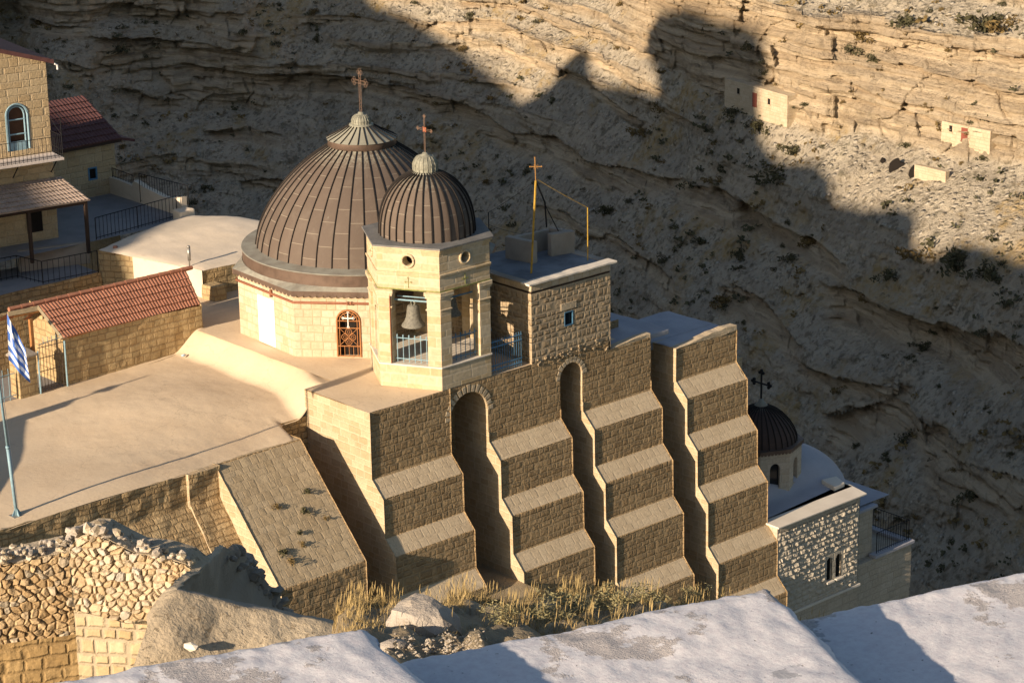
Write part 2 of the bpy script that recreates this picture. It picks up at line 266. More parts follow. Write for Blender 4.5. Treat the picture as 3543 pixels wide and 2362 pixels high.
class MB:
    def __init__(s): s.v = []; s.f = []; s.mi = []; s.uv = {}
    def poly(s, pts, mi=0, uv=None):
        b = len(s.v); s.v += [tuple(float(x) for x in p) for p in pts]; s.f.append(tuple(range(b, b+len(pts)))); s.mi.append(mi)
        if uv: s.uv[len(s.f)-1] = uv
        return s
    def box(s, x0, y0, z0, x1, y1, z1, mi=0):
        s.prism([(x0, y0, z0), (x1, y0, z0), (x1, y1, z0), (x0, y1, z0)], (0, 0, z1-z0), mi); return s
    def obox(s, p, q, w, z0, z1, mi=0):                    # a wall of thickness w along p-q (p, q 2-D), to the left of p->q
        d = np.array([q[0]-p[0], q[1]-p[1]]); d = d/np.linalg.norm(d); n = np.array([-d[1], d[0]])*w
        s.prism([(p[0], p[1], z0), (q[0], q[1], z0), (q[0]+n[0], q[1]+n[1], z0), (p[0]+n[0], p[1]+n[1], z0)], (0, 0, z1-z0), mi); return s
    def prism(s, base, vec, mi=0, mi_caps=None):
        base = [np.array(p, float) for p in base]; vec = np.array(vec, float)
        n = np.zeros(3)
        for i in range(len(base)): n += np.cross(base[i], base[(i+1) % len(base)])
        if n @ vec > 0: lo = base[::-1]; hi = base
        else: lo = base; hi = base[::-1]
        mc = mi if mi_caps is None else mi_caps
        s.poly(lo, mc); s.poly([p+vec for p in hi], mc)
        seq = hi if n @ vec > 0 else base[::-1]
        for i in range(len(seq)):
            a, b = seq[i], seq[(i+1) % len(seq)]; s.poly([a, b, b+vec, a+vec], mi)
        return s
    def tube(s, pts, r, n=6, mi=0):
        pts = [Vector(tuple(float(c) for c in p)) for p in pts]; rings = []
        up = Vector((0.13, 0.21, 0.97))
        for i, p in enumerate(pts):
            t = (pts[min(i+1, len(pts)-1)]-pts[max(i-1, 0)]).normalized()
            a = t.cross(up); a = t.cross(Vector((1, 0.1, 0))) if a.length < 0.2 else a
            a.normalize(); b = t.cross(a)
            rr = r[i] if isinstance(r, (list, tuple)) else r
            rings.append([p + (a*math.cos(2*math.pi*k/n)+b*math.sin(2*math.pi*k/n))*rr for k in range(n)])
        for A, B in zip(rings, rings[1:]):
            for k in range(n): s.poly([A[k], A[(k+1) % n], B[(k+1) % n], B[k]][::-1], mi)
        s.poly(rings[0], mi); s.poly(rings[-1][::-1], mi); return s
    def lathe(s, c, prof, n=48, mi=0, a0=0.0, sheets=None, cap=False):
        # prof: (radius, z) from top to bottom
        L = 0.0; acc = [0.0]
        for (r1, z1), (r2, z2) in zip(prof, prof[1:]): L += math.hypot(r2-r1, z2-z1); acc.append(L)
        P = lambda r, z, k: (c[0]+r*math.cos(a0+2*math.pi*k/n), c[1]+r*math.sin(a0+2*math.pi*k/n), c[2]+z)
        for i, ((r1, z1), (r2, z2)) in enumerate(zip(prof, prof[1:])):
            for k in range(n):
                q = (sheets or n)/n
                uv = [(k*q, acc[i]), (k*q, acc[i+1]), ((k+1)*q, acc[i+1]), ((k+1)*q, acc[i])]
                if r1 < 1e-4: s.poly([P(0, z1, 0), P(r2, z2, k), P(r2, z2, k+1)], mi, [uv[0], uv[1], uv[2]])
                else: s.poly([P(r1, z1, k), P(r2, z2, k), P(r2, z2, k+1), P(r1, z1, k+1)], mi, uv)
        if cap: s.poly([P(prof[-1][0], prof[-1][1], k) for k in range(n)][::-1], mi)
        return s
    def grid(s, P, mi=0):                                  # P[i][j] points
        for i in range(len(P)-1):
            for j in range(len(P[0])-1): s.poly([P[i][j], P[i][j+1], P[i+1][j+1], P[i+1][j]], mi)
        return s
    def build(s, name, mats, parent=None, bevel=0.0, sub=0.0, amp=0.0, freq=1.3, smooth=False, loc=None, weld=True):
        off = OFF[parent] if parent is not None else (np.array(loc, float) if loc is not None else np.zeros(3))
        me = bpy.data.meshes.new(name); bm = bmesh.new(); uvl = bm.loops.layers.uv.new("UVMap")
        vs = [bm.verts.new((p[0]-off[0], p[1]-off[1], p[2]-off[2])) for p in s.v]
        for i, f in enumerate(s.f):
            try: fc = bm.faces.new([vs[k] for k in f])
            except ValueError: continue
            fc.material_index = s.mi[i]; fc.smooth = smooth
            if i in s.uv:
                for l, w in zip(fc.loops, s.uv[i]): l[uvl].uv = w
            else:
                fc.normal_update(); n = fc.normal
                if abs(n.z) > 0.96: t = Vector((1, 0, 0)); b = Vector((0, 1, 0))
                else: t = Vector((-n.y, n.x, 0)).normalized(); b = n.cross(t)
                for l in fc.loops:
                    p = l.vert.co + Vector(off); l[uvl].uv = (p.dot(t), p.dot(b))
        if weld: bmesh.ops.remove_doubles(bm, verts=bm.verts, dist=1e-4)
        if bevel:
            es = [e for e in bm.edges if len(e.link_faces) == 2 and e.calc_face_angle(0) > 0.3]
            bmesh.ops.bevel(bm, geom=es, offset=bevel, segments=2, profile=0.6, affect='EDGES', clamp_overlap=True)
        if sub:
            for _ in range(7):
                es = [e for e in bm.edges if e.calc_length() > sub]
                if not es or len(bm.verts) > 60000: break
                bmesh.ops.subdivide_edges(bm, edges=es, cuts=1, use_grid_fill=True)
        if amp:
            bm.normal_update()
            for vt in bm.verts:
                p = (vt.co+Vector(off))*freq
                vt.co += Vector((mn.noise(p), mn.noise(p+Vector((31, 7, 3))), mn.noise(p+Vector((5, 17, 43)))))*amp
        bm.to_mesh(me); bm.free()
        for mt in (mats if isinstance(mats, (list, tuple)) else [mats]): me.materials.append(mt)
        o = bpy.data.objects.new(name, me); COL.objects.link(o)
        if parent is not None: o.parent = parent
        else: o.location = off
        OFF[o] = off; return o
def tag(o, label, cat, group=None):
    o["label"] = label; o["category"] = cat
    if group: o["group"] = group
    return o
def struct(o, kind="structure"): o["kind"] = kind; return o
def copy_tree(o, parent=None):
    c = o.copy(); COL.objects.link(c); c.parent = parent
    for ch in list(o.children): copy_tree(ch, c)
    return c
def fbm(x, y, z=0.0, o=4):
    return mn.fractal(Vector((x, y, z)), 0.6, 2.0, o)

# ------------------------------------------------------------------ the canyon wall opposite
def _h(a, b, c, s):
    v = (a.astype(np.int64)*374761393 + b.astype(np.int64)*668265263 + c.astype(np.int64)*1440662683 + s*1274126177) & 0xFFFFFFFF
    v = ((v ^ (v >> 13))*1274126177) & 0xFFFFFFFF; v = (v ^ (v >> 16)) & 0xFFFF
    return v/32767.5-1.0
def vn(x, y, z, s=0):
    x, y, z = np.broadcast_arrays(x, y, z)
    a, b, c = np.floor(x), np.floor(y), np.floor(z); fx, fy, fz = x-a, y-b, z-c
    fx, fy, fz = [t*t*(3-2*t) for t in (fx, fy, fz)]; r = 0
    for i in (0, 1):
        for j in (0, 1):
            for k in (0, 1):
                r = r + _h(a+i, b+j, c+k, s)*(fx if i else 1-fx)*(fy if j else 1-fy)*(fz if k else 1-fz)
    return r
def vfbm(x, y, z, o=4, s=0, g=0.5):
    r = 0; a = 1.0
    for k in range(o): r = r + a*vn(x*2**k, y*2**k, z*2**k, s+k*17); a *= g
    return r
def sst(x, a, b):
    t = np.clip((x-a)/(b-a), 0, 1); return t*t*(3-2*t)

HA0, HA1, HZ0, HZ1 = 21.0, 63.0, -118.0, 24.0
HN, HM = 1500, 900
h_az = np.linspace(HA0, HA1, HN); h_z = np.linspace(HZ0, HZ1, HM)
_c = np.interp(h_az, [18, 24, 29, 33, 37, 41.6, 45, 49, 54, 60, 66], [322, 330, 342, 346, 336, 314, 286, 255, 225, 196, 172])
for _ in range(40): _c[1:-1] = (_c[:-2]+2*_c[1:-1]+_c[2:])/4
Z = h_z[:, None]; A = h_az[None, :]
S_ = np.cumsum(np.gradient(np.radians(h_az))*_c)[None, :]       # metres along the canyon
zz = Z + 1.0*vn(S_/42, 0*S_, 0*S_, 5) + 0.22*vn(S_/13, 0*S_, 0*S_, 6) - 1.2*sst(A, 30, 36) + 1.2
cot = np.full((HM, HN), 1.75) + 0.5*vn(S_/24+0*Z, Z/7, 0*Z, 8)
# (top, height, strength, az from, az to)
BANDS = [(10.0, 3.0, 1, 0, 90), (2.0, 2.5, .8, 0, 90), (-4.0, 2.0, .8, 0, 90), (-9.5, 1.2, .7, 0, 90), (-13.0, 1.0, .7, 0, 90), (-16.8, 9.3, .94, 44.6, 90), (-16.0, 1.2, .6, 0, 43.5), (-20.4, 1.4, .95, 40.5, 44.8), (-23.6, 1.2, .9, 41.5, 45),
    (-24.0, 4.5, 1, 0, 34.5), (-25.0, 1.0, .8, 37, 45), (-27.6, 1.3, .85, 36.8, 44.5), (-30.3, 0.9, .8, 37.5, 46), (-33.6, 2.4, .35, 46.2, 90), (-30.0, 11.5, 1.05, 0, 35.6), (-33.5, 1.0, .8, 36, 42),
    (-35.9, 2.4, .5, 36.0, 43.6), (-46.5, 2.0, .4, 45, 90), (-44.5, 2.2, .7, 0, 36), (-49.5, 1.6, .4, 38, 90), (-55, 3.0, .6, 42, 90), (-53, 2, .5, 0, 40), (-62, 3, .9, 30, 90), (-70, 5, .9, 0, 90), (-80, 7, 1, 0, 90), (-94, 8, 1, 0, 90)]
cliff = np.zeros((HM, HN))
_c2 = np.interp(h_az, [0, 44, 46, 49, 54, 58, 63, 66], [0, 0, -8, 0, 13, 25, 40, 46])
for i, (zt, hh, stg, a0, a1) in enumerate(BANDS):
    hv = hh*(1.0+0.35*vn(S_/17, 0*S_+i*3.1, 0*S_, 20+i))
    w = stg*sst(A, a0-0.8, a0+0.4)*(1-sst(A, a1-0.4, a1+0.8))
    w = w*np.clip(0.80+(1.0 if zt < -27 else .75)*vn(S_/(15 if zt < -27 else 21), 0*S_+i*1.7, 0*S_, 60+i)+0.25, 0.0, 1.0)
    dz = zz - (zt + 0.28*vn(S_/6, 0*S_+i, 0*S_, 90+i)+0.22*_h(np.floor(S_/4.3+i*.37), np.zeros_like(S_), np.zeros_like(S_), 95+i))
    band = sst(-dz, -0.12, 0.12)*(1-sst(-dz, hv-0.5, hv+0.7))
    ovh = sst(-dz, 0.25*hv, 0.45*hv)*(1-sst(-dz, 0.6*hv, 0.8*hv))*np.clip(vn(S_/19, 0*S_+i*2.3, 0*S_, 120+i)*1.6, -0.2, 1)
    cot = cot*(1-np.clip(band*w, 0, 1)) + np.clip(band*w, 0, 1)*(0.06-1.5*ovh*sst(hv, 1.2, 3))
    slot = 1-0.75*(1-sst(np.abs((dz/1.55+0.3*vn(S_/14, 0*S_+i, 0*S_, 150+i)) % 1-.5), .10, .17)) if hh > 6 else 1.0
    cot = cot+0*slot if hh <= 6 else np.where(band*w > .4, cot+(1-slot)*1.9*np.clip(.6+vn(S_/11, dz/1.6, 0*S_, 170), 0, 1), cot)
    cliff = np.maximum(cliff, np.clip(band*w, 0, 1))
    # the cap stone sticks out a little over the cliff below it
dzr = h_z[1]-h_z[0]
Hh = np.cumsum(cot, axis=0)*dzr
k0 = int(np.argmin(abs(h_z+23.0))); Hh = Hh - Hh[k0][None, :]
for _ in range(2): Hh[:, 1:-1] = (Hh[:, :-2]+2*Hh[:, 1:-1]+Hh[:, 2:])/4
dev = Hh - 1.20*(Z+23.0)                                        # keep the mean slope where it belongs
prof = np.cumsum(np.ones(1))*0
mean_dev = dev.copy()
for _ in range(2):
    kz = 120; pad = np.pad(mean_dev, ((kz, kz), (0, 0)), mode='edge'); cs = np.cumsum(np.vstack([np.zeros((1, HN)), pad]), axis=0)
    mean_dev = (cs[2*kz+1:]-cs[:-2*kz-1])/(2*kz+1)
Hh = _c[None, :] + Hh - mean_dev*0.80 + _c2[None, :]*sst(Z, -37, -26)
Hh += 3.5*sst(-Z, 28, 34)*(1-sst(-Z, 40, 52))*np.exp(-((A-31.6)/1.1)**2)*-1          # a bulging cliff nose on the left
Hh += 9.0*np.exp(-((A-30.0)/0.7)**2)*sst(-Z, 18, 30)*(1-sst(-Z, 36, 60))             # gully beside it
Hh += -5.0*np.exp(-((A-38.5)/1.8)**2)*sst(-Z, 44, 60)                                # spurs lower down
def hill_xyz(H): 
    a = np.radians(h_az)[None, :]
    return CAM[0]+H*np.sin(a), CAM[1]+H*np.cos(a), np.broadcast_to(Z, H.shape)
def hill_hit(px, py):                                           # where a bearing meets the canyon wall
    d = ray(px, py); az = math.degrees(math.atan2(d[0], d[1])); tn = -d[2]/math.hypot(d[0], d[1])
    j = (az-HA0)/(HA1-HA0)*(HN-1); j0 = int(np.clip(j, 0, HN-2)); t = j-j0
    H = Hh[:, j0]*(1-t)+Hh[:, j0+1]*t
    g = (CAM[2]-h_z) - tn*H                                     # > 0 : the surface is below the line of sight
    best = None
    for i in range(HM-1):
        if g[i] > 0 >= g[i+1]:
            s = g[i]/(g[i]-g[i+1]); h = H[i]+(H[i+1]-H[i])*s
            if best is None or h < best[0]: best = (h, h_z[i]+(h_z[i+1]-h_z[i])*s)
    if best is None: return None
    return np.array([CAM[0]+best[0]*math.sin(math.radians(az)), CAM[1]+best[0]*math.cos(math.radians(az)), best[1]])
# ledges, shelves and caves of the canyon wall: (metres of height, how far the lip juts out, how deep the hollow under it, bearings along the lip)
LEDGES = [(2.4, .7, 1.7, [(440, 150), (520, 164), (684, 171), (807, 185), (919, 200), (1060, 240), (1176, 304), (1272, 322), (1351, 374), (1465, 392), (1552, 409)]),
    (3.6, .8, .9, [(1552, 409), (1640, 440), (1700, 468), (1735, 478)]), (3.3, .8, 3.4, [(1715, 470), (1788, 514), (1876, 554), (1935, 592)]),
    (3.6, 1.2, 3.0, [(1905, 650), (1963, 654), (2051, 694), (2139, 737), (2209, 768), (2352, 799), (2450, 830)]), (2.6, 1.0, 1.0, [(1660, 656), (1736, 667), (1788, 720), (1830, 770)]),
    (2.4, .8, 1.4, [(1900, 945), (1960, 935), (2051, 930), (2120, 960), (2200, 1010)]), (2.8, .9, 1.2, [(2120, 1040), (2220, 1060), (2352, 1110)]), (2.0, .8, .8, [(1840, 830), (1920, 860), (2010, 880), (2090, 900)]),
    (7.5, 1.8, .5, [(212, 78), (320, 80), (420, 95), (545, 105)]), (1.6, .3, 2.6, [(285, 212), (340, 222), (410, 232)]), (2.4, .8, .8, [(240, 5), (350, 15), (520, 28), (560, 30)]), (1.4, .5, .7, [(120, 130), (215, 160)]), (1.5, .5, .6, [(60, 40), (210, 60)]),
    (1.8, .7, .5, [(1480, -5), (1640, 0), (1753, 31), (1841, 53), (1964, 74), (2051, 83), (2139, 96), (2352, 130), (2450, 140)]), (.7, .5, .8, [(1465, 114), (1526, 105), (1587, 131), (1650, 140)]),
    (.55, .4, .6, [(1780, 162), (1920, 175), (2051, 219), (2226, 262), (2352, 280)]), (1.2, 1.1, .3, [(2000, 136), (2051, 144), (2139, 162), (2226, 175), (2352, 206)]), (.5, .3, .6, [(1800, 120), (1930, 140), (2060, 172)]), (.5, .35, .5, [(1560, 60), (1700, 110), (1830, 135)]),
    (.45, .3, .55, [(1900, 215), (2050, 250), (2180, 290), (2352, 318)]), (.9, .6, .3, [(1050, 0), (1200, 20), (1300, 55), (1450, 100), (1560, 150)]), (1.0, .5, .3, [(900, 30), (1000, 62), (1100, 92), (1250, 140), (1400, 225), (1480, 285)]), (.8, .5, .4, [(1150, 60), (1300, 105), (1420, 160), (1540, 235)]),
    (2.0, .6, 1.0, [(560, 420), (640, 410), (700, 440)]), (1.4, .5, .7, [(1230, 470), (1330, 500), (1440, 560), (1560, 650)]), (1.3, .4, .6, [(480, 300), (560, 290), (640, 310)])]
LP_ = []
for hh_, p_, q_, L_ in LEDGES:
    o_ = []
    for x_, y_ in L_:
        h_ = hill_hit(x_*1.50638, y_*1.50638)
        if h_ is not None: o_.append((math.degrees(math.atan2(h_[0]-CAM[0], h_[1]-CAM[1])), h_[2]))
    LP_.append((hh_, p_, q_, sorted(o_)))
for i, (hh_, p_, q_, o_) in enumerate(LP_):
    if len(o_) < 2: continue
    xa = [q[0] for q in o_]; za = [q[1] for q in o_]
    ztop = np.interp(h_az, xa, za)[None, :]+0.22*vn(S_/4.5, S_*0+i, S_*0, 510)+0.12*_h(np.floor(S_/2.3), S_*0+i, S_*0, 511)
    tap = sst(A, xa[0]-.35, xa[0]+.3)*(1-sst(A, xa[-1]-.3, xa[-1]+.35))
    hv = hh_*(1+.3*vn(S_/7, S_*0+i, S_*0, 512)); u_ = ztop-Z; nz = np.clip(.85+.75*vn(S_/6.5, u_/4, S_*0+i, 513), .15, 1.6)
    up = np.where(u_ < 0, np.exp(np.minimum(u_, 0)/(1.0+hh_*.25)), 1-sst(u_, 0, .22)); dn = sst(u_, -.03, .22)*(1-sst(u_, .62*hv, 1.12*hv))
    Hh = Hh - tap*up*p_*(.7+.4*nz) + tap*dn*q_*nz
    cliff = np.maximum(cliff, tap*np.maximum(dn, np.where(u_ < 0, np.exp(u_/.35), 0)*.8))
X, Y, ZZ = hill_xyz(Hh)
cw = np.clip(cliff, 0, 1)
d = 1.5*vfbm(X/19, Y/19, ZZ/19, 3, 200) + sst(-Z, 27, 40)*2.2*vfbm(X/15, Y/15, ZZ/10, 3, 205) + sst(-Z, 27, 40)*1.6*np.maximum(0, vn(X/6, Y/6, ZZ/4.5, 207))
d += cw*(0.7*vfbm(X/4.5, Y/4.5, ZZ/3.2, 4, 230) + 0.30*vfbm(X/14, Y/14, ZZ/0.75, 3, 260) + 1.1*np.abs(vn(X/3.3, Y/3.3, ZZ/9, 290)))
L_ = np.floor(zz/0.62+0.35*vn(S_/9, 0*S_, 0*S_, 410)); C_ = np.floor(S_/1.7+3.3*_h(L_, L_*0, L_*0, 411)+1.2*vn(S_/2.3, zz/3, 0*S_, 412)); d += cw*(0.36*_h(L_, C_, C_*0, 413)+0.42*_h(L_, np.floor(S_/9+_h(L_, L_*0, L_*0, 415)), L_*0, 414))
g_ = zz/1.05+0.3*vn(S_/11, 0*S_, 0*S_, 430)+0.15*vn(S_/2.5, zz*0, 0*S_, 431); d += cw*0.75*(1-sst(np.abs(g_-np.floor(g_)-0.5), 0.06, 0.20))*np.clip(vn(S_/7, np.floor(g_)*3.1, 0*S_, 432)*2.2+.3, 0, 1)
g_ = S_/5.2+0.8*vn(zz/2.2, S_/9, 0*S_, 440); d += cw*0.9*(1-sst(np.abs(g_-np.floor(g_)-0.5), 0.02, 0.08))*np.clip(vn(np.floor(g_)*5.3, zz/3.2, 0*S_, 441)*2.5, 0, 1)
L_ = np.floor(zz/1.9+0.2*vn(S_/15, 0*S_, 0*S_, 420)); C_ = np.floor(S_/4.5+3.3*_h(L_, L_*0, L_*0, 421)+1.0*vn(S_/5, zz/5, 0*S_, 422)); d += cw*0.9*_h(L_, C_, C_*0, 423)
d += (1-cw)*(0.50*vfbm(X/2.1, Y/2.1, ZZ/2.1, 4, 300, 0.68)+0.9*vfbm(X/8, Y/8, ZZ/8, 2, 350) + 0.25*np.maximum(0, vn(X/1.1, Y/1.1, ZZ/1.1, 330)-0.25)*-2.2)
Hh = Hh + d
def build_hill():
    X, Y, ZZ = hill_xyz(Hh)
    # a plateau behind the rim and the foot of the gorge close the sheet
    co = np.stack([X, Y, ZZ], -1)
    back = co[-1:].copy(); back[..., 0] += 260*np.sin(np.radians(h_az)); back[..., 1] += 260*np.cos(np.radians(h_az)); back[..., 2] += 18
    low = co[:1].copy(); low[..., 0] -= 60*np.sin(np.radians(h_az)); low[..., 1] -= 60*np.cos(np.radians(h_az)); low[..., 2] -= 6
    co = np.concatenate([low, co, back], 0); nr = co.shape[0]
    cl = np.concatenate([np.zeros((1, HN)), cliff, np.zeros((1, HN))], 0)
    me = bpy.data.meshes.new("hillside")
    idx = np.arange(nr*HN).reshape(nr, HN)
    q = np.stack([idx[:-1, :-1], idx[:-1, 1:], idx[1:, 1:], idx[1:, :-1]], -1).reshape(-1, 4)
    me.vertices.add(nr*HN); me.vertices.foreach_set("co", co.reshape(-1).astype(np.float32))
    me.loops.add(q.size); me.loops.foreach_set("vertex_index", q.reshape(-1).astype(np.int32))
    me.polygons.add(len(q)); me.polygons.foreach_set("loop_start", np.arange(0, q.size, 4, dtype=np.int32))
    me.polygons.foreach_set("use_smooth", np.ones(len(q), bool))
    at_ = me.attributes.new("cliff", 'FLOAT', 'POINT'); at_.data.foreach_set("value", cl.reshape(-1).astype(np.float32))
    me.update(calc_edges=True); me.materials.append(m_hill)
    o = bpy.data.objects.new("hillside", me); COL.objects.link(o); return struct(o)
hillside = build_hill()

# ------------------------------------------------------------------ buttressed front of the church (wall plane y = 0, x along the wall)
church = thing("buttressed_church_front", "high stone church front with four stepped buttresses and arched recesses between them", "church wall", (0, 0, 0))
STEP = [(0, -2.67), (-0.67, -3.33), (-0.69, -4.88), (-1.30, -5.50), (-1.33, -7.07), (-1.95, -7.70), (-1.97, -9.66), (-2.59, -10.30), (-2.60, -11.9), (-3.2, -12.5), (-3.2, -17)]
def buttress(x0, x1, top, back, label, zshift=None):
    b = MB(); P = [(0.0, top)] + STEP
    for (y1, z1), (y2, z2) in zip(P, P[1:]):
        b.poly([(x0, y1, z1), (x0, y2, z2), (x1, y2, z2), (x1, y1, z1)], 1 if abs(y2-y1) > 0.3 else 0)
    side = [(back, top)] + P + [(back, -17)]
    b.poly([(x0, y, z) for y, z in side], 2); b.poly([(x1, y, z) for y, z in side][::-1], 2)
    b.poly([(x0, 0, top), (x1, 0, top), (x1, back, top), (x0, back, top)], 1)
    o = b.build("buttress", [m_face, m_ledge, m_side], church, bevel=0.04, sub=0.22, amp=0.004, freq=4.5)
    o["label"] = label; return o
buttress(0.0, 4.0, -0.02, 4.02, "stepped buttress below the bell tower, widest and nearest")
buttress(5.95, 9.85, -2.3, 2.1, "stepped buttress between the two arched recesses")
buttress(11.08, 15.03, -2.3, 2.1, "stepped buttress below the square tower's right side")
buttress(16.5, 20.25, -1.26, 1.7, "stepped buttress beside the chapel, standing free of the wall")

def arch_wall(b, x0, x1, zt, zs, ztop, y0, y1, n=14):           # the wall over a round arch; zs = springing, zt = crown
    cx, rx = (x0+x1)/2, (x1-x0)/2; rz = zt-zs
    A = [(cx-rx*math.cos(math.pi*k/n), zs+rz*math.sin(math.pi*k/n)) for k in range(n+1)]
    for (xa, za), (xb, zb) in zip(A, A[1:]):
        b.poly([(xa, y0, za), (xb, y0, zb), (xb, y0, ztop), (xa, y0, ztop)], 0)
        b.poly([(xa, y0, za), (xa, y1, za), (xb, y1, zb), (xb, y0, zb)], 2)
w = MB()
arch_wall(w, 4.0, 5.95, -0.37, -1.36, -0.01, 0.0, 2.0)
arch_wall(w, 9.85, 11.08, -0.43, -1.05, -0.01, 0.0, 2.0)
w.poly([(5.95, 0, -2.4), (9.85, 0, -2.4), (9.85, 0, -0.01), (5.95, 0, -0.01)], 0)
w.poly([(11.08, 0, -2.4), (15.03, 0, -2.4), (15.03, 0, -0.36), (11.08, 0, -0.36)], 0)
w.poly([(11.08, 0, -0.36), (12.6, 0, -0.36), (12.6, 0, -0.01), (11.08, 0, -0.01)], 0)
for x0, x1, zs in ((4.0, 5.95, -1.36), (9.85, 11.08, -1.05)):
    w.poly([(x0, 0, -2.7), (x0, 0, zs), (x0, 2.0, zs), (x0, 2.0, -2.7)], 2); w.poly([(x1, 0, -2.7), (x1, 2.0, -2.7), (x1, 2.0, zs), (x1, 0, zs)], 2)
w.poly([(5.95, 0.0, -2.4), (5.95, 0, -2.7), (9.85, 0, -2.7), (9.85, 0, -2.4)], 0)
w.build("front_wall", [m_face, m_ledge, m_side], church, sub=0.22, amp=0.004, freq=4.5)
bk = MB(); bk.poly([(3.9, 2.0, -17), (15.1, 2.0, -17), (15.1, 2.0, -0.05), (3.9, 2.0, -0.05)], 0)
bk.poly([(15.03, 1.5, -17), (16.6, 1.5, -17), (16.6, 1.5, -1.3), (15.03, 1.5, -1.3)], 0)
bk.build("recess_wall", [m_face], church)
bf = MB(); bf.poly([(4.0, -2.9, -8.15), (5.95, -2.9, -8.15), (5.95, 2.0, -8.0), (4.0, 2.0, -8.0)]); bf.poly([(4.0, -2.9, -17), (5.95, -2.9, -17), (5.95, -2.9, -8.15), (4.0, -2.9, -8.15)]); bf.build("recess_floor", [m_ground], church)
# parapet of the third buttress, rising to the right
pr = MB(); pr.prism([(12.7, 0, -0.42), (15.03, 0, -0.42), (15.03, 0, -0.17), (14.3, 0, -0.20), (13.4, 0, -0.27), (12.7, 0, -0.36)], (0, 0.32, 0), 0)
pr.build("parapet", [m_ledge], church, bevel=0.05, sub=0.25, amp=0.04, freq=2)
p4 = MB(); p4.prism([(16.5, 0, -1.27), (20.25, 0, -1.27), (20.25, 0, -1.0), (19.5, 0, -0.98), (18.2, 0, -1.08), (17.3, 0, -1.22), (16.5, 0, -1.24)], (0, 0.38, 0), 0)
p4.build("parapet", [m_ledge], church, bevel=0.08, sub=0.25, amp=0.05, freq=2)
rf = MB(); rf.box(12.7, 0.3, -0.62, 16.42, 3.9, -0.40); rf.build("flat_roof", [m_blue], church, bevel=0.05, sub=0.4, amp=0.04)
rf = MB(); rf.box(16.42, 1.35, -1.62, 20.22, 4.1, -1.22); rf.box(16.52, 0.3, -1.55, 20.22, 1.36, -1.224); rf.build("flat_roof", [m_blue], church, bevel=0.08, sub=0.4, amp=0.05)
bb = MB(); bb.box(12.7, 2.12, -17, 20.2, 4.0, -1.6); bb.box(15.1, 1.7, -2.0, 16.35, 3.8, -0.6); bb.box(20.3, 0.9, -17, 21.6, 3.6, -3.0); bb.build("back_wall", [m_side], church)
# roof over the first buttress and round the towers
pl = MB(); n1, n2 = 40, 40
G = [[(x, y, 0.0+0.02*fbm(x*.8, y*.8)) for x in np.linspace(0.02 if y < 4.05 else 1.35, 13, n1)] for y in list(np.linspace(0.03, 4.02, 12))+list(np.linspace(4.08, 13.2, n2))]
pl.grid(G); o = pl.build("roof_terrace", [m_cream], church, smooth=True)
# the broken course where the tower stands on the wall
dn = MB()
for i in range(60):
    x = random.uniform(8.5, 12.6); z = random.gauss(-0.05, 0.12); s = random.uniform(0.05, 0.13)
    dn.box(x, -random.uniform(0.01, 0.05), z, x+s, 0.05, z+s*0.8)
o = dn.build("broken_course", [m_tower], church, bevel=0.015, amp=0.03, freq=4); o["kind"] = "stuff"
# voussoirs
def voussoirs(x0, x1, zt, zs, d, n):
    b = MB(); cx, rx, rz = (x0+x1)/2, (x1-x0)/2, zt-zs
    for k in range(n):
        a0, a1 = math.pi*k/n+0.03, math.pi*(k+1)/n-0.03
        q = lambda a, e: (cx-(rx+e)*math.cos(a), -0.012, zs+(rz+e)*math.sin(a))
        dd = d*random.uniform(0.8, 1.15)
        b.prism([q(a0, 0.01), q(a1, 0.01), q(a1, dd), q(a0, dd)], (0, 0.06, 0))
    b.build("arch_stones", [m_ledge], church, bevel=0.015)
voussoirs(4.0, 5.95, -0.37, -1.36, 0.30, 15); voussoirs(9.85, 11.08, -0.43, -1.05, 0.24, 11)

# ------------------------------------------------------------------ terrace roof on the left with its sloped buttresses
hall = thing("terrace_roofed_hall", "low stone hall with a broad cream plastered roof terrace and one big sloping buttress", "building", (-8, 4, -1))
def yedge(x): return 2.05 + 1.85*float(sst(np.array(x), -2.0, -1.2))
def tz(x, y):
    e = y - yedge(x)
    z = -1.03 - 0.16*math.exp(-e/0.22) + 0.32*math.exp(-((x+3.0)/4.2)**2-((y-7.6)/2.9)**2) + 0.10*math.sin(x*0.45)*math.sin(y*0.5) + 0.018*fbm(x*.7, y*.7)
    z += 0.22*max(0, (x+9)/12)*max(0.0, min(1.0, (y-9)/4))
    xs = 0.62 - 0.75*math.exp(-((y-4.3)/1.7)**2) + 0.10*math.sin(y*1.3)
    t = float(sst(np.array(x), xs-0.35, xs+1.2))
    z2 = 0.012 - 0.09*float(sst(np.array(x), xs+0.9, xs+1.6))
    return z*(1-t)+z2*t
xs_ = np.concatenate([np.linspace(-34, -9, 60), np.linspace(-8.7, 2.6, 110)])
G = []
for s in np.concatenate([np.linspace(0, 0.09, 8), np.linspace(0.11, 1, 70)]):
    row = []
    for x in xs_:
        y0 = yedge(x); y1 = 13.45 if x < 1.9 else 13.45+3.2*float(sst(np.array(x), 1.9, 2.4))
        y = y0+s*(y1-y0); row.append((x, y, tz(x, y)))
    G.append(row)
t_ = MB().grid(G); t_.build("roof_terrace", [m_cream], hall, smooth=True)
g2 = MB(); G = [[(x, y, -0.12-0.02*(y-12)+0.02*fbm(x, y)) for x in np.linspace(1.7, 8, 16)] for y in np.linspace(11.5, 18, 16)]
g2.grid(G).build("roof_terrace", [m_cream], hall, smooth=True)
fw = MB()
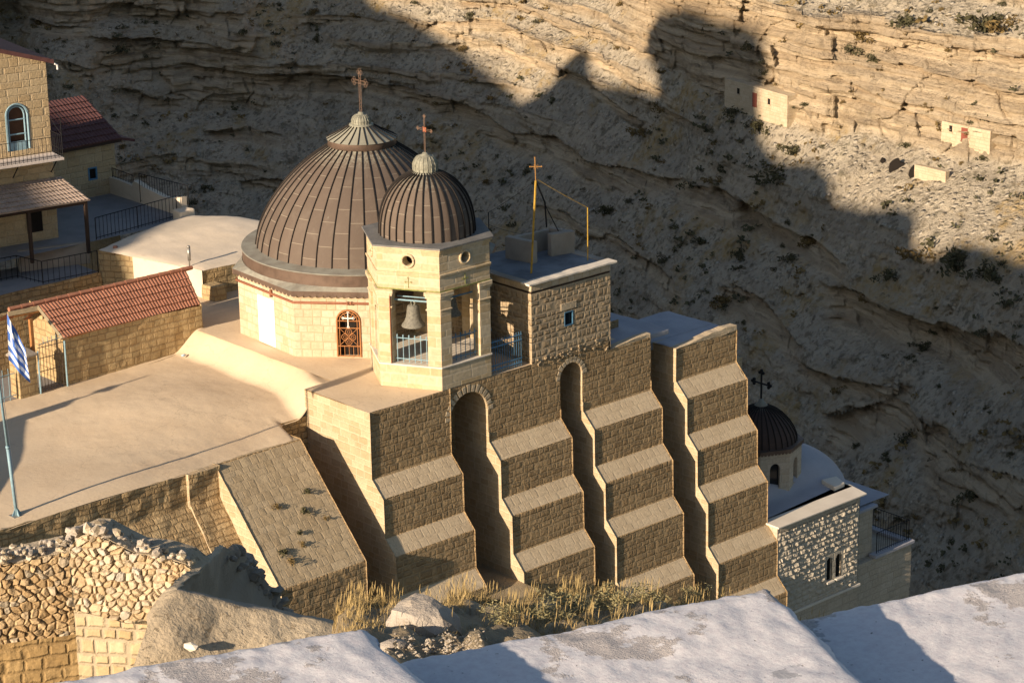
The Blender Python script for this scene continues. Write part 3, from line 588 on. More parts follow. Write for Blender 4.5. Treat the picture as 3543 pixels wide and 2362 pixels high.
def strip(x0, x1, dy, top=-1.14):
    fw.poly([(x0, 2.05-dy, -2.35), (x1, 2.05-dy, -2.35), (x1, 2.05-dy, top), (x0, 2.05-dy, top)], 0)
    fw.poly([(x0, -0.8-dy, -5.6), (x1, -0.8-dy, -5.6), (x1, 2.05-dy, -2.35), (x0, 2.05-dy, -2.35)], 1)
    fw.poly([(x0, -0.8-dy, -14), (x1, -0.8-dy, -14), (x1, -0.8-dy, -5.6), (x0, -0.8-dy, -5.6)], 0)
    fw.poly([(x0, 2.05, top), (x0, 2.05-dy, top), (x0, 2.05-dy, -2.35), (x0, -0.8-dy, -5.6), (x0, -0.8-dy, -14), (x0, 2.05, -14)][::-1] if False else [(x0, 2.05, top), (x0, 2.05, -14), (x0, -0.8-dy, -14), (x0, -0.8-dy, -5.6), (x0, 2.05-dy, -2.35), (x0, 2.05-dy, top)], 2)
    fw.poly([(x0, 2.05-dy, top), (x1, 2.05-dy, top), (x1, 2.2, top), (x0, 2.2, top)], 2)
strip(-15.15, -7.0, 0.0); strip(-7.0, -5.6, 0.14)
fw.build("front_wall", [m_old, m_old, m_side], hall, bevel=0.03, sub=0.28, amp=0.06, freq=2.0)
lw = MB(); lw.poly([(-15.15, 2.1, -1.14), (-15.15, 12, -1.2), (-15.15, 12, -14), (-15.15, 2.1, -14)][::-1]); lw.build("side_wall", [m_old], hall, sub=0.5, amp=0.05)
rw = MB(); rw.poly([(-1.75, 3.95, -14), (0.02, 3.95, -14), (0.02, 3.95, -1.12), (-1.75, 3.95, -1.12)]); rw.build("recess_wall", [m_old], hall, sub=0.3, amp=0.06)
sb = MB(); x0, x1 = -5.67, -1.70; pf = [(4.1, -1.16), (2.12, -1.16), (-1.67, -5.02), (-1.67, -14), (4.1, -14)]
sb.poly([(x0, 2.12, -1.16), (x0, -1.67, -5.02), (x1, -1.67, -5.02), (x1, 2.12, -1.16)], 1)
sb.poly([(x0, -1.67, -5.02), (x0, -1.67, -14), (x1, -1.67, -14), (x1, -1.67, -5.02)], 0)
sb.poly([(x0, 4.1, -1.16), (x0, 2.12, -1.16), (x1, 2.12, -1.16), (x1, 4.1, -1.16)], 1)
sb.poly([(x0, y, z) for y, z in pf], 2); sb.poly([(x1, y, z) for y, z in pf][::-1], 2)
m_slope = masonry("sloped_buttress_stone", (0.50, 0.40, 0.26), (0.42, 0.325, 0.20), (0.35, 0.275, 0.175), 0.37, 0.31, 0.008, 1.3, 0.010, 0.012, 0.5, 0.4, dark=0.18, seed=51.0)
o = sb.build("sloping_buttress", [m_face, m_slope, m_side], hall, bevel=0.04, sub=0.24, amp=0.014, freq=4)
kb = MB(); c_ = at(977, 1312, 2, -0.75); kb.lathe((c_[0], c_[1], -1.0), [(0.0, 0.32), (0.22, 0.32), (0.27, 0.28), (0.29, 0.1), (0.32, -0.1)], 14)
kb.build("roof_vent_stub", [m_cream], hall, smooth=False)

# ------------------------------------------------------------------ octagonal drum and great dome
DC = np.array([7.30, 9.17, 0.0]); DA = R(-3.6)
drum = thing("domed_drum", "large ribbed brown copper dome on a pale octagonal stone drum", "dome", tuple(DC))
AP = 5.03; RC = AP/math.cos(math.pi/8)
OV = [DC + RC*np.array([math.cos(DA+R(22.5+45*k)), math.sin(DA+R(22.5+45*k)), 0]) for k in range(8)]
dw = MB()
def facepts(k):   # face between vertex k and k+1
    return OV[k], OV[(k+1) % 8]
KA, KB = 3, 4                                                   # the face with the white panel, the face with the grille
ft = lambda a, b, u, z: a + (b-a)/np.linalg.norm(b-a)*u + np.array([0, 0, z])
def arch_hole(b, P, u0, u1, zb, zs, zt, L, H, n=12, mi=0, depth=0.35, inner=1, nrm=None):
    # a wall face from u=0..L, z=0..H with a round-headed opening, plus its reveals
    cu, ru, rz = (u0+u1)/2, (u1-u0)/2, zt-zs
    A = [(cu-ru*math.cos(math.pi*k/n), zs+rz*math.sin(math.pi*k/n)) for k in range(n+1)]
    b.poly([P(0, 0), P(u0, 0), P(u0, zs), P(u0, H), P(0, H)], mi); b.poly([P(u1, 0), P(L, 0), P(L, H), P(u1, H), P(u1, zs)], mi)
    if zb > 0.001: b.poly([P(u0, 0), P(u1, 0), P(u1, zb), P(u0, zb)], mi)
    for (ua, za), (ub, zb_) in zip(A, A[1:]): b.poly([P(ua, za), P(ub, zb_), P(ub, H), P(ua, H)], mi)
    if depth:
        pts = [(u0, zb), (u0, zs)] + A[1:-1] + [(u1, zs), (u1, zb)]
        for (ua, za), (ub, zb_) in zip(pts, pts[1:]):
            b.poly([P(ua, za), P(ua, za)-nrm*depth, P(ub, zb_)-nrm*depth, P(ub, zb_)], inner)
        b.poly([P(u0, zb), P(u1, zb), P(u1, zb)-nrm*depth, P(u0, zb)-nrm*depth], inner)
DH = 2.72
for k in range(8):
    a, b_ = facepts(k); L = np.linalg.norm(b_-a)
    if k == KB:
        nr = np.array([(b_-a)[1], -(b_-a)[0], 0])/L
        u0 = 1.72
        arch_hole(dw, lambda u, z: ft(a, b_, u, z), u0, u0+0.98, 0.06, 1.62, 2.06, L, DH, 12, 0, 0.3, 0, nr)
        gq = (a, b_, u0, nr)
        dk = MB(); dk.poly([ft(a, b_, u0-.1, 0)-nr*.3, ft(a, b_, u0+1.08, 0)-nr*.3, ft(a, b_, u0+1.08, 2.2)-nr*.3, ft(a, b_, u0-.1, 2.2)-nr*.3])
    else: dw.poly([ft(a, b_, 0, 0), ft(a, b_, L, 0), ft(a, b_, L, DH), ft(a, b_, 0, DH)])
dw.build("drum_wall", [m_drum], drum, bevel=0.0)
dk.build("dark_opening", [m_blackhole], drum)
a, b_ = facepts(KA); L = np.linalg.norm(b_-a); nr = np.array([(b_-a)[1], -(b_-a)[0], 0])/L
wp = MB(); wp.prism([ft(a, b_, 1.50, 0.05), ft(a, b_, 2.74, 0.05), ft(a, b_, 2.74, 2.06), ft(a, b_, 1.50, 2.06)], nr*0.04)
wp.build("white_door", [m_whitep], drum, bevel=0.01)
# wrought iron grille in the arched opening
a, b_, u0, nr = gq; Wd = 0.98; gr = MB(); P = lambda u, z, e=0.03: ft(a, b_, u0+u, z)+nr*e
def arcpts(c, rr, a0, a1, n=12): return [P(c[0]+rr*math.cos(a0+(a1-a0)*i/n), c[1]+rr*math.sin(a0+(a1-a0)*i/n)) for i in range(n+1)]
for rr, th in ((0.47, 0.035), (0.36, 0.02), (0.22, 0.015)):
    gr.tube([P(0.49-rr, 0.07 if rr > .4 else 1.62)]+[P(0.49-rr*math.cos(math.pi*i/14), 1.58+rr*0.94*math.sin(math.pi*i/14)) for i in range(15)]+[P(0.49+rr, 0.07 if rr > .4 else 1.62)], th, 5)
for z in (0.10, 0.52, 1.28, 1.58): gr.tube([P(0.02, z), P(0.96, z)], 0.02, 5)
for u in (0.13, 0.85): gr.tube([P(u, 0.1), P(u, 1.6)], 0.016, 5)
for u in (0.31, 0.49, 0.67): gr.tube([P(u, 0.1), P(u, 0.52)], 0.012, 5)
for k in range(1, 6): gr.tube([P(0.49-0.22*math.cos(math.pi*k/6), 1.58+0.21*math.sin(math.pi*k/6)), P(0.49-0.46*math.cos(math.pi*k/6), 1.58+0.43*math.sin(math.pi*k/6))], 0.014, 5)
for cx_, cz_ in ((0.33, 0.90), (0.65, 0.90), (0.49, 0.70), (0.49, 1.12)):
    gr.tube(arcpts((cx_, cz_), 0.13, 0, 2*math.pi, 16), 0.013, 5); gr.tube(arcpts((cx_, cz_), 0.06, 0, 2*math.pi, 10), 0.011, 5)
for s in (1, -1): gr.tube([P(0.49-0.34*s, 0.58), P(0.49+0.34*s, 1.24)], 0.012, 5)
gr.build("iron_grille", [m_rust_iron], drum)
cr = MB(); cr.tube([P(0.49, 1.33, .06), P(0.49, 1.93, .06)], 0.024, 5); cr.tube([P(0.28, 1.70, .06), P(0.70, 1.70, .06)], 0.024, 5)
for q in ((0.49, 1.93), (0.28, 1.70), (0.70, 1.70), (0.49, 1.33)): cr.tube(arcpts(q, 0.045, 0, 2*math.pi, 8), 0.014, 5)
cr.build("white_cross", [m_whitep], drum)
# rusty pipe round the drum
pi_ = MB(); off = 0.07
ring = [DC + (RC+off)*np.array([math.cos(DA+R(22.5+45*k)), math.sin(DA+R(22.5+45*k)), 0]) + np.array([0, 0, 2.33]) for k in range(2, 8)]
pi_.tube(ring, 0.05, 8)
for t in (0.62, ): q = ring[1]+(ring[2]-ring[1])*t; pi_.tube([q-[0, 0, .14], q+[0, 0, .16]], 0.06, 6)
q = ring[2]+(ring[3]-ring[2])*0.55; dq = (ring[3]-ring[2])/np.linalg.norm(ring[3]-ring[2]); pi_.tube([q-dq*.1, q-dq*.05], .075, 8); pi_.tube([q+dq*.05, q+dq*.1], .075, 8)
pi_.build("gutter_pipe", [m_brown], drum, smooth=True)
# eaves: scalloped copper edge, skirt, upright band, flat ring
ev = MB(); RE = (AP+0.20)/math.cos(math.pi/8)
EV = [DC + RE*np.array([math.cos(DA+R(22.5+45*k)), math.sin(DA+R(22.5+45*k)), 0]) for k in range(8)]
for k in range(8):
    a, b_ = EV[k], EV[(k+1) % 8]; L = np.linalg.norm(b_-a); N = 16
    for i in range(N):
        u0, u1 = L*i/N, L*(i+1)/N
        pts = [ft(a, b_, u0, 2.84), ft(a, b_, u0, 2.70)]+[ft(a, b_, u0+(u1-u0)*(0.5-0.5*math.cos(math.pi*j/6)), 2.70-0.11*math.sin(math.pi*j/6)) for j in range(1, 6)]+[ft(a, b_, u1, 2.70), ft(a, b_, u1, 2.84)]
        ev.poly(pts)
    ev.poly([ft(a, b_, 0, 2.70), ft(OV[k], OV[(k+1) % 8], 0, 2.70), ft(OV[k], OV[(k+1) % 8], np.linalg.norm(OV[(k+1) % 8]-OV[k]), 2.70), ft(a, b_, L, 2.70)])
ev.build("scalloped_eaves", [m_skirt], drum)
sk = MB(); n = 64
for k in range(n):
    def o8(an):   # octagon radius in a direction
        t = (an-DA) % (math.pi/4); return (AP+0.20)/math.cos(t-math.pi/4 if t > math.pi/8 else t)
    a0, a1 = DA+2*math.pi*k/n, DA+2*math.pi*(k+1)/n
    P0 = lambda an, rr, z: DC+np.array([rr*math.cos(an), rr*math.sin(an), z])
    sk.poly([P0(a0, o8(a0), 2.84), P0(a1, o8(a1), 2.84), P0(a1, 5.17, 3.02), P0(a0, 5.17, 3.02)])
sk.build("skirt_roof", [m_verd], drum, smooth=False)
bd = MB(); bd.lathe(DC, [(5.15, 3.50), (5.15, 3.0)], 96, 0, 0, 26); bd.build("upright_band", [m_skirt], drum, smooth=True)
rg = MB(); rg.lathe(DC, [(4.45, 3.62), (4.60, 3.60), (5.17, 3.53), (5.19, 3.50), (5.15, 3.47)], 96); rg.build("flat_ring", [m_verd], drum)

def dome(center, prof, sheets, mat, seam_mat, parent, rib=0.05, name="dome_shell"):
    b = MB(); b.lathe(center, prof, sheets*3, 0, 0, sheets); sh = b.build(name, [mat], parent, smooth=True)
    s = MB()
    for k in range(sheets):
        an = 2*math.pi*k/sheets; c_, s_ = math.cos(an), math.sin(an); w_ = rib*0.5
        L_ = []
        for r_, z_ in prof:
            if r_ < 0.06: continue
            ww = min(w_, r_*0.12)
            base = np.array([center[0]+r_*c_, center[1]+r_*s_, center[2]+z_]); t_ = np.array([-s_, c_, 0])*ww
            i = prof.index((r_, z_)); q = prof[min(i+1, len(prof)-1)]; p = prof[max(i-1, 0)]
            nn = np.array([-(q[1]-p[1]), q[0]-p[0]]); nn = nn/np.linalg.norm(nn); n3 = np.array([nn[0]*c_, nn[0]*s_, nn[1]])*rib*1.1
            L_.append((base-t_-n3*.3, base-t_*.8+n3, base+t_*.8+n3, base+t_-n3*.3))
        for A_, B_ in zip(L_, L_[1:]):
            for j in range(3): s.poly([A_[j], B_[j], B_[j+1], A_[j+1]])
    s.build("standing_seams", [seam_mat], parent)
    return sh
PK = np.array([(1.34, 7.69), (1.46, 7.62), (2.02, 7.29), (2.56, 6.86), (3.1, 6.34), (3.64, 5.70), (4.03, 5.12), (4.33, 4.53), (4.50, 4.0), (4.56, 3.58)])
pz = np.linspace(7.69, 3.58, 60); prr = np.interp(pz, PK[::-1, 1], PK[::-1, 0])
for _ in range(30): prr[1:-1] = (prr[:-2]+2*prr[1:-1]+prr[2:])/4
pr_ = list(zip(prr[::2], pz[::2]))+[(4.56, 3.58)]
dome(DC, [(float(a_), float(b_)) for a_, b_ in pr_], 42, m_dome, m_seam, drum, 0.042)
ln = MB(); ln.lathe(DC, [(1.40, 7.95), (1.42, 7.68), (1.30, 7.62)], 64); ln.build("lantern_band", [m_skirt], drum, smooth=True)
m_lant = dome_metal("lantern_copper", (0.30, 0.29, 0.23), (0.34, 0.33, 0.26), (0.40, 0.38, 0.3), 0.6)
dome(DC, [(0.5, 8.46), (0.8, 8.28), (1.1, 8.12), (1.46, 7.95)], 24, m_lant, m_seam, drum, 0.035, "lantern_roof")
on = MB(); nn_ = 20
pro = [(0.02, 9.02), (0.12, 9.0), (0.13, 8.93), (0.22, 8.90), (0.34, 8.80), (0.395, 8.68), (0.39, 8.58), (0.40, 8.54), (0.50, 8.52), (0.52, 8.46), (0.47, 8.42)]
on.lathe(DC, pro, 40); onion = on.build("onion_finial", [m_onion], drum, smooth=True)
for k in range(nn_): pass
rb = MB()
for k in range(22):
    an = 2*math.pi*k/22; rb.tube([DC+np.array([r_*math.cos(an)*1.02, r_*math.sin(an)*1.02, z_]) for r_, z_ in pro[3:8]], 0.018, 4)
rb.build("onion_ribs", [m_onion], drum)

def trefoil(b, c, ax, up, r, th):
    for du, dv in ((0, 1), (1, 0), (-1, 0)):
        q = c + ax*du*r*1.15 + up*dv*r*1.15
        b.tube([q+ax*math.cos(2*math.pi*i/10)*r+up*math.sin(2*math.pi*i/10)*r for i in range(11)], th, 4)
def lattice_cross(name, mat, parent, base, H, arm_z, half, gap, th, ax=np.array([0, 1.0, 0]), lace=True, rosette=None):
    b = MB(); up = np.array([0, 0, 1.0]); base = np.array(base, float)
    top = base+up*H
    for s in (-1, 1):
        b.tube([base+ax*s*gap, top+ax*s*gap], th, 5)
        b.tube([base+up*(arm_z+s*gap)-ax*half, base+up*(arm_z+s*gap)+ax*half], th, 5)
    if lace:
        n_ = int(H/(gap*2.2))
        for i in range(n_):
            z0, z1 = H*i/n_, H*(i+1)/n_; s = 1 if i % 2 else -1
            b.tube([base+up*z0+ax*s*gap, base+up*z1-ax*s*gap], th*.7, 4); b.tube([base+up*z0-ax*s*gap, base+up*z1+ax*s*gap], th*.6, 4)
        n_ = int(2*half/(gap*2.2))
        for i in range(n_):
            u0, u1 = -half+2*half*i/n_, -half+2*half*(i+1)/n_; s = 1 if i % 2 else -1
            b.tube([base+up*(arm_z+s*gap)+ax*u0, base+up*(arm_z-s*gap)+ax*u1], th*.7, 4)
    r = gap*1.15
    trefoil(b, top, ax, up, r, th); trefoil(b, base+up*arm_z+ax*half, up, ax, r, th); trefoil(b, base+up*arm_z-ax*half, up, -ax, r, th)
    o = b.build(name, [mat], parent)
    if rosette:
        q = MB(); c_ = base+up*arm_z
        for k in range(4):
            an = math.pi/4+math.pi/2*k; d_ = ax*math.cos(an)+up*math.sin(an); e_ = -ax*math.sin(an)+up*math.cos(an)
            q.tube([c_+d_*rosette*1.25, c_+e_*rosette*.28+d_*rosette*.35, c_-d_*.02, c_-e_*rosette*.28+d_*rosette*.35, c_+d_*rosette*1.25], th*1.3, 4)
        q.tube([c_+ax*math.cos(t)*rosette*.62+up*math.sin(t)*rosette*.62 for t in np.linspace(0, 2*math.pi, 13)], th*1.4, 4)
        q.build("rosette", [m_crossr], o)
    return o
lattice_cross("lattice_cross", m_cross, drum, DC+[0, 0, 8.98], 1.68, 1.28, 0.36, 0.07, 0.0085)

# ------------------------------------------------------------------ hexagonal bell tower
BC = np.array([4.92, 2.22, 0.0]); BR = 2.55
bell_tower = thing("bell_tower", "hexagonal honey coloured belfry with open arches and a small ribbed copper dome", "bell tower", tuple(BC))
def hexv(rad, z=0.0, c=BC): return [c + rad*np.array([math.cos(R(240+60*k)), math.sin(R(240+60*k)), 0]) + np.array([0, 0, z]) for k in range(6)]
HV = hexv(BR)                                                   # 0: front-left, 1: front-right, ... 5: left
def hexslab(b, r0, z0, z1, mi=0): b.prism(hexv(r0, z0), (0, 0, z1-z0), mi)
b = MB(); hexslab(b, BR, 0.0, 0.90); b.build("base_wall", [m_bell], bell_tower, bevel=0.02)
b = MB(); hexslab(b, BR+0.05, 0.90, 0.97); b.build("sill_course", [m_wcap], bell_tower, bevel=0.02)
def pier(k, p, t, grow, z0, z1, b, mi=0):
    V = HV[k]; d1 = (HV[k-1]-V)/BR; d2 = (HV[(k+1) % 6]-V)/BR
    out = (V-BC)/np.linalg.norm(V-BC)
    n1 = np.array([d1[1], -d1[0], 0]); n1 = n1 if n1 @ out > 0 else -n1
    n2 = np.array([d2[1], -d2[0], 0]); n2 = n2 if n2 @ out > 0 else -n2
    pp = p+grow
    Vo = V+out*grow/math.cos(R(30)); z = np.array([0, 0, z0])
    pts = [V+d1*pp+n1*grow, Vo, V+d2*pp+n2*grow, V+d2*pp-n2*t, V-out*t/math.cos(R(30)), V+d1*pp-n1*t]
    b.prism([q+z for q in pts], (0, 0, z1-z0), mi)
for k in range(6):
    pr_o = MB(); pier(k, 0.55, 0.42, 0, 0.97, 3.98, pr_o); po = pr_o.build("pier", [m_bell], bell_tower, bevel=0.015)
    for z0, z1, gw in ((3.80, 3.96, 0.09), (3.70, 3.80, 0.05), (3.22, 3.28, 0.04)):
        q = MB(); pier(k, 0.55, 0.3, gw, z0, z1, q); q.build("capital", [m_bell], po, bevel=0.015)
b = MB()                                                        # upper storey: ring wall with round windows
for k in range(6):
    A_, B_ = HV[k]+[0, 0, 3.98], HV[(k+1) % 6]+[0, 0, 3.98]; d_ = (B_-A_)/BR; H = 1.62; nrm = np.array([d_[1], -d_[0], 0])
    P = lambda u, z: A_+d_*u+np.array([0, 0, z])
    cu, cz, rr, N = BR/2, 1.17, 0.20, 20
    C_ = [(cu+rr*math.cos(2*math.pi*i/N), cz+rr*math.sin(2*math.pi*i/N)) for i in range(N)]
    O_ = []
    for u, z in C_:
        s_ = min((BR/2)/max(1e-6, abs(u-cu)), ((H-cz) if z > cz else cz)/max(1e-6, abs(z-cz))); O_.append((cu+(u-cu)*s_, cz+(z-cz)*s_))
    for i in range(N):
        j = (i+1) % N
        if abs(O_[i][0]-O_[j][0]) > 1e-3 and abs(O_[i][1]-O_[j][1]) > 1e-3:
            cor = (O_[i][0] if abs(abs(O_[i][0]-cu)-BR/2) < 1e-3 else O_[j][0], O_[i][1] if abs(O_[i][1]-(H if O_[i][1] > cz else 0)) < 1e-3 else O_[j][1])
            b.poly([P(*C_[i]), P(*C_[j]), P(*O_[j]), P(*cor), P(*O_[i])][::-1])
        else: b.poly([P(*C_[i]), P(*C_[j]), P(*O_[j]), P(*O_[i])][::-1])
        b.poly([P(*C_[i]), P(*C_[j]), P(*C_[j])-nrm*.4, P(*C_[i])-nrm*.4])
b.prism(hexv(BR-0.02, 3.985), (0, 0, 0.06)); 
b.build("upper_storey", [m_bell], bell_tower)
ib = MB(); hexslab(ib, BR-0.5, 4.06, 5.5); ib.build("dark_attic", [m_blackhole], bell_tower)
for k in range(6):
    A_, B_ = HV[k], HV[(k+1) % 6]; d_ = (B_-A_)/BR; nrm = np.array([d_[1], -d_[0], 0]); c_ = (A_+B_)/2+[0, 0, 5.15]
    q = MB(); q.tube([c_+nrm*.02+d_*0.245*math.cos(t)+np.array([0, 0, 0.245*math.sin(t)]) for t in np.linspace(0, 2*math.pi, 25)], 0.055, 6); q.build("round_window_rim", [m_bell], bell_tower, smooth=True)
b = MB(); hexslab(b, BR+0.07, 4.60, 4.68); hexslab(b, BR+0.04, 4.54, 4.60); b.build("string_course", [m_bell], bell_tower, bevel=0.015)
b = MB(); hexslab(b, BR+0.012, 3.97, 4.02); b.build("mossy_drip", [m_green], bell_tower)
b = MB(); hexslab(b, BR+0.06, 5.50, 5.60); hexslab(b, BR+0.13, 5.60, 5.68); b.build("cornice", [m_bell], bell_tower, bevel=0.015)
b = MB(); hexslab(b, BR+0.19, 5.68, 5.75); b.build("lead_roof_edge", [m_lead], bell_tower, bevel=0.012)
pr_ = [(1.90*(1-0.10*(1-s)**2) if False else 0, 0) for s in (0, 1)]
prs = [(float(1.86*(1-((z-5.75)/2.44)**2.35)**.5), float(z)) for z in np.concatenate([np.linspace(8.13, 7.5, 10), np.linspace(7.3, 5.75, 10)])]
dome(BC, prs, 32, m_dome, m_seam, bell_tower, 0.05)
pro = [(0.02, 8.90), (0.09, 8.88), (0.12, 8.82), (0.30, 8.75), (0.42, 8.63), (0.485, 8.47), (0.49, 8.30), (0.47, 8.16), (0.54, 8.14), (0.56, 8.05)]
b = MB(); b.lathe(BC, pro, 40); b.build("onion_finial", [m_onion], bell_tower, smooth=True)
b = MB()
for k in range(18):
    an = 2*math.pi*k/18; b.tube([BC+np.array([r_*math.cos(an)*1.01, r_*math.sin(an)*1.01, z_]) for r_, z_ in pro[3:8]], 0.018, 4)
b.build("onion_ribs", [m_onion], bell_tower)
lattice_cross("iron_cross", m_cross, bell_tower, BC+[0, 0, 8.88], 1.42, 0.90, 0.40, 0.030, 0.0095, lace=False, rosette=0.11)
def spear_rail(parent, A_, B_, z0, z1, n, mat, rails=(0.12, 0.86), name="railing", r=0.016):
    b = MB(); A_ = np.array(A_, float); B_ = np.array(B_, float)
    for i in range(n):
        q = A_+(B_-A_)*(i+0.5)/n; q[2] = 0
        b.tube([q+[0, 0, z0], q+[0, 0, z1-0.12]], r, 5); b.tube([q+[0, 0, z1-.14], q+[0, 0, z1-.08], q+[0, 0, z1]], [.012, .034, .003], 5)
    for t in rails: z = z0+(z1-z0)*t; b.tube([(A_[0], A_[1], z), (B_[0], B_[1], z)], r*1.2, 5)
    return b.build(name, [mat], parent)
for k in range(6):
    A_, B_ = HV[k], HV[(k+1) % 6]; d_ = (B_-A_)/BR; nrm = np.array([d_[1], -d_[0], 0])
    spear_rail(bell_tower, A_+d_*.55-nrm*.2, B_-d_*.55-nrm*.2, 0.99, 2.12, 6, m_bluel if k in (5, 4) else m_bluep)
q = MB(); A_, B_ = HV[5], HV[0]; d_ = (B_-A_)/BR; nrm = np.array([d_[1], -d_[0], 0])
c_ = A_+d_*0.50+nrm*0.03
q.tube([c_+d_*.12+[0, 0, 3.95]-nrm*.1, c_+d_*.05+[0, 0, 3.85], c_+[0, 0, 3.75], c_+[0, 0, 0.97]], 0.026, 6); q.build("drain_pipe", [m_brown], bell_tower, smooth=True)
q = MB(); c_ = (HV[5]+HV[0])/2; 
q.tube([HV[5]+d_*.5-nrm*.35+[0, 0, 3.46], HV[0]-d_*.5-nrm*.35+[0, 0, 3.46]], 0.035, 6); q.tube([HV[5]+d_*.6-nrm*.5+[0, 0, 3.56], HV[0]-d_*.5-nrm*.5+[0, 0, 3.56]], 0.025, 6)
q.build("bell_beam", [m_bluel], bell_tower)
q = MB(); A2, B2 = HV[0], HV[1]
q.tube([A2+[.5, .45, 3.5], B2+[-.5, .45, 3.5]], 0.035, 6); q.tube([A2+[.75, .4, 2.1], A2+[.75, .4, 3.2]], .03, 6); q.tube([A2+[.6, .42, 1.9], B2+[.4, .42, 1.75]], .025, 6); q.build("bell_beam", [m_bluep], bell_tower)
for k in (2, 3):
    A_, B_ = HV[k], HV[(k+1) % 6]; d_ = (B_-A_)/BR; nrm = np.array([d_[1], -d_[0], 0]); q = MB()
    q.prism([A_+d_*.5-nrm*.1+[0, 0, .9], B_-d_*.5-nrm*.1+[0, 0, .9], B_-d_*.5-nrm*.3+[0, 0, .9], A_+d_*.5-nrm*.3+[0, 0, .9]], (0, 0, 3.1)); q.build("infill_wall", [m_tower], bell_tower)
q = MB(); A_, B_ = HV[4], HV[5]; d_ = (B_-A_)/BR; nrm = np.array([d_[1], -d_[0], 0])
arch_hole(q, lambda u, z: A_+d_*(.5+u)-nrm*.1+np.array([0, 0, .95+z]), .36, 1.19, .0, 1.55, 1.95, 1.55, 3.02, 10, 0, .2, 0, nrm); q.build("infill_wall", [m_bell], bell_tower)
# carved cross over the openings
for k in (5, 0):
    A_, B_ = HV[k], HV[(k+1) % 6]; d_ = (B_-A_)/BR; nrm = np.array([d_[1], -d_[0], 0]); c_ = (A_+B_)/2+nrm*.012+[0, 0, 4.02]
    q = MB(); q.tube([c_+[0, 0, .05], c_+[0, 0, .42]], .012, 4); q.tube([c_-d_*.09+[0, 0, .28], c_+d_*.09+[0, 0, .28]], .012, 4)
    for e in (c_+[0, 0, .45], c_-d_*.12+[0, 0, .28], c_+d_*.12+[0, 0, .28]): q.tube([e+d_*.03*math.cos(t)+np.array([0, 0, .03*math.sin(t)]) for t in np.linspace(0, 2*math.pi, 9)], .01, 4)
    q.build("carved_cross", [m_green], bell_tower)
def bell(c, s, label, mat=m_bronze):
    t = thing("bell", label, "bell", tuple(c))
    b = MB(); pf = [(0.02, 0.0), (0.16, -0.01), (0.20, -0.05), (0.215, -0.14), (0.23, -0.28), (0.26, -0.45), (0.32, -0.60), (0.40, -0.70), (0.42, -0.75), (0.40, -0.77), (0.34, -0.72), (0.2, -0.3), (0.02, -0.06)]
    b.lathe(c, [(r_*s, z_*s) for r_, z_ in pf], 32); b.build("bell_body", [mat], t, smooth=True)
    b = MB()
    for s2 in (-1, 1):
        b.tube([np.array(c)+np.array([s2*.07*s, 0, 0]), np.array(c)+np.array([s2*.10*s, 0, .09*s]), np.array(c)+np.array([0, 0, .15*s])], .025*s, 5); b.tube([np.array(c)+np.array([0, s2*.07*s, 0]), np.array(c)+np.array([0, s2*.10*s, .09*s]), np.array(c)+np.array([0, 0, .15*s])], .025*s, 5)
    b.build("crown", [m_onion], t)
    b = MB(); b.tube([np.array(c)+[0, 0, -.1*s], np.array(c)+[0, 0, -.74*s]], [.02*s, .05*s], 6); b.build("clapper", [m_iron], t)
    return t
A_, B_ = HV[5], HV[0]; d_ = (B_-A_)/BR; nrm = np.array([d_[1], -d_[0], 0])
bell((A_+B_)/2-nrm*.42+[0, 0, 3.28], 1.12, "large sunlit bronze bell hanging in the belfry's left front opening")
bell((HV[0]+HV[1])/2+np.array([.05, .9, 3.3]), 0.9, "smaller dark bell hanging in shade behind the belfry's front opening")

# ------------------------------------------------------------------ square tower beside the belfry
tower = thing("square_tower", "square rubble stone tower with a flat parapet roof and one small blue window", "tower", (10.5, 2, 0))
b = MB(); x0, x1, y0, y1 = 8.33, 12.69, 0.0, 4.4
hx0, hx1, hz0, hz1 = 10.11, 10.60, 1.18, 1.78
b.poly([(x0, y0, 0), (x1, y0, 0), (x1, y0, hz0), (x0, y0, hz0)]); b.poly([(x0, y0, hz1), (x1, y0, hz1), (x1, y0, 2.92), (x0, y0, 2.92)])
b.poly([(x0, y0, hz0), (hx0, y0, hz0), (hx0, y0, hz1), (x0, y0, hz1)]); b.poly([(hx1, y0, hz0), (x1, y0, hz0), (x1, y0, hz1), (hx1, y0, hz1)])
for P_ in ([(hx0, hz0), (hx0, hz1)], [(hx0, hz1), (hx1, hz1)], [(hx1, hz1), (hx1, hz0)], [(hx1, hz0), (hx0, hz0)]):
    (a0, c0), (a1, c1) = P_; b.poly([(a0, 0, c0), (a0, .3, c0), (a1, .3, c1), (a1, 0, c1)])
for P_ in ([(x1, y0), (x1, y1)], [(x1, y1), (x0, y1)], [(x0, y1), (x0, y0)]):
    (a0, c0), (a1, c1) = P_; b.poly([(a0, c0, -.6), (a1, c1, -.6), (a1, c1, 2.92), (a0, c0, 2.92)])
b.build("tower_wall", [m_tower], tower, sub=0.25, amp=0.004, freq=4.5)
b = MB(); b.box(x0+.02, y0+.02, 2.92, x1-.02, y1-.02, 3.0); b.build("painted_shadow_course", [m_dkwood], tower)  # dark wood colour paints the recess shade line under the parapet, no timber
b = MB(); b.box(x0-.01, y0-.012, 3.0, x1+.01, y1, 3.30); b.build("parapet", [m_drum], tower, bevel=0.02, sub=.3, amp=.02)
b = MB(); b.box(x0-.22, y0-.14, 3.30, x1+.26, y0+.38, 3.385); b.build("coping", [m_wcap], tower, bevel=0.015, sub=.3, amp=.018, freq=2.5)
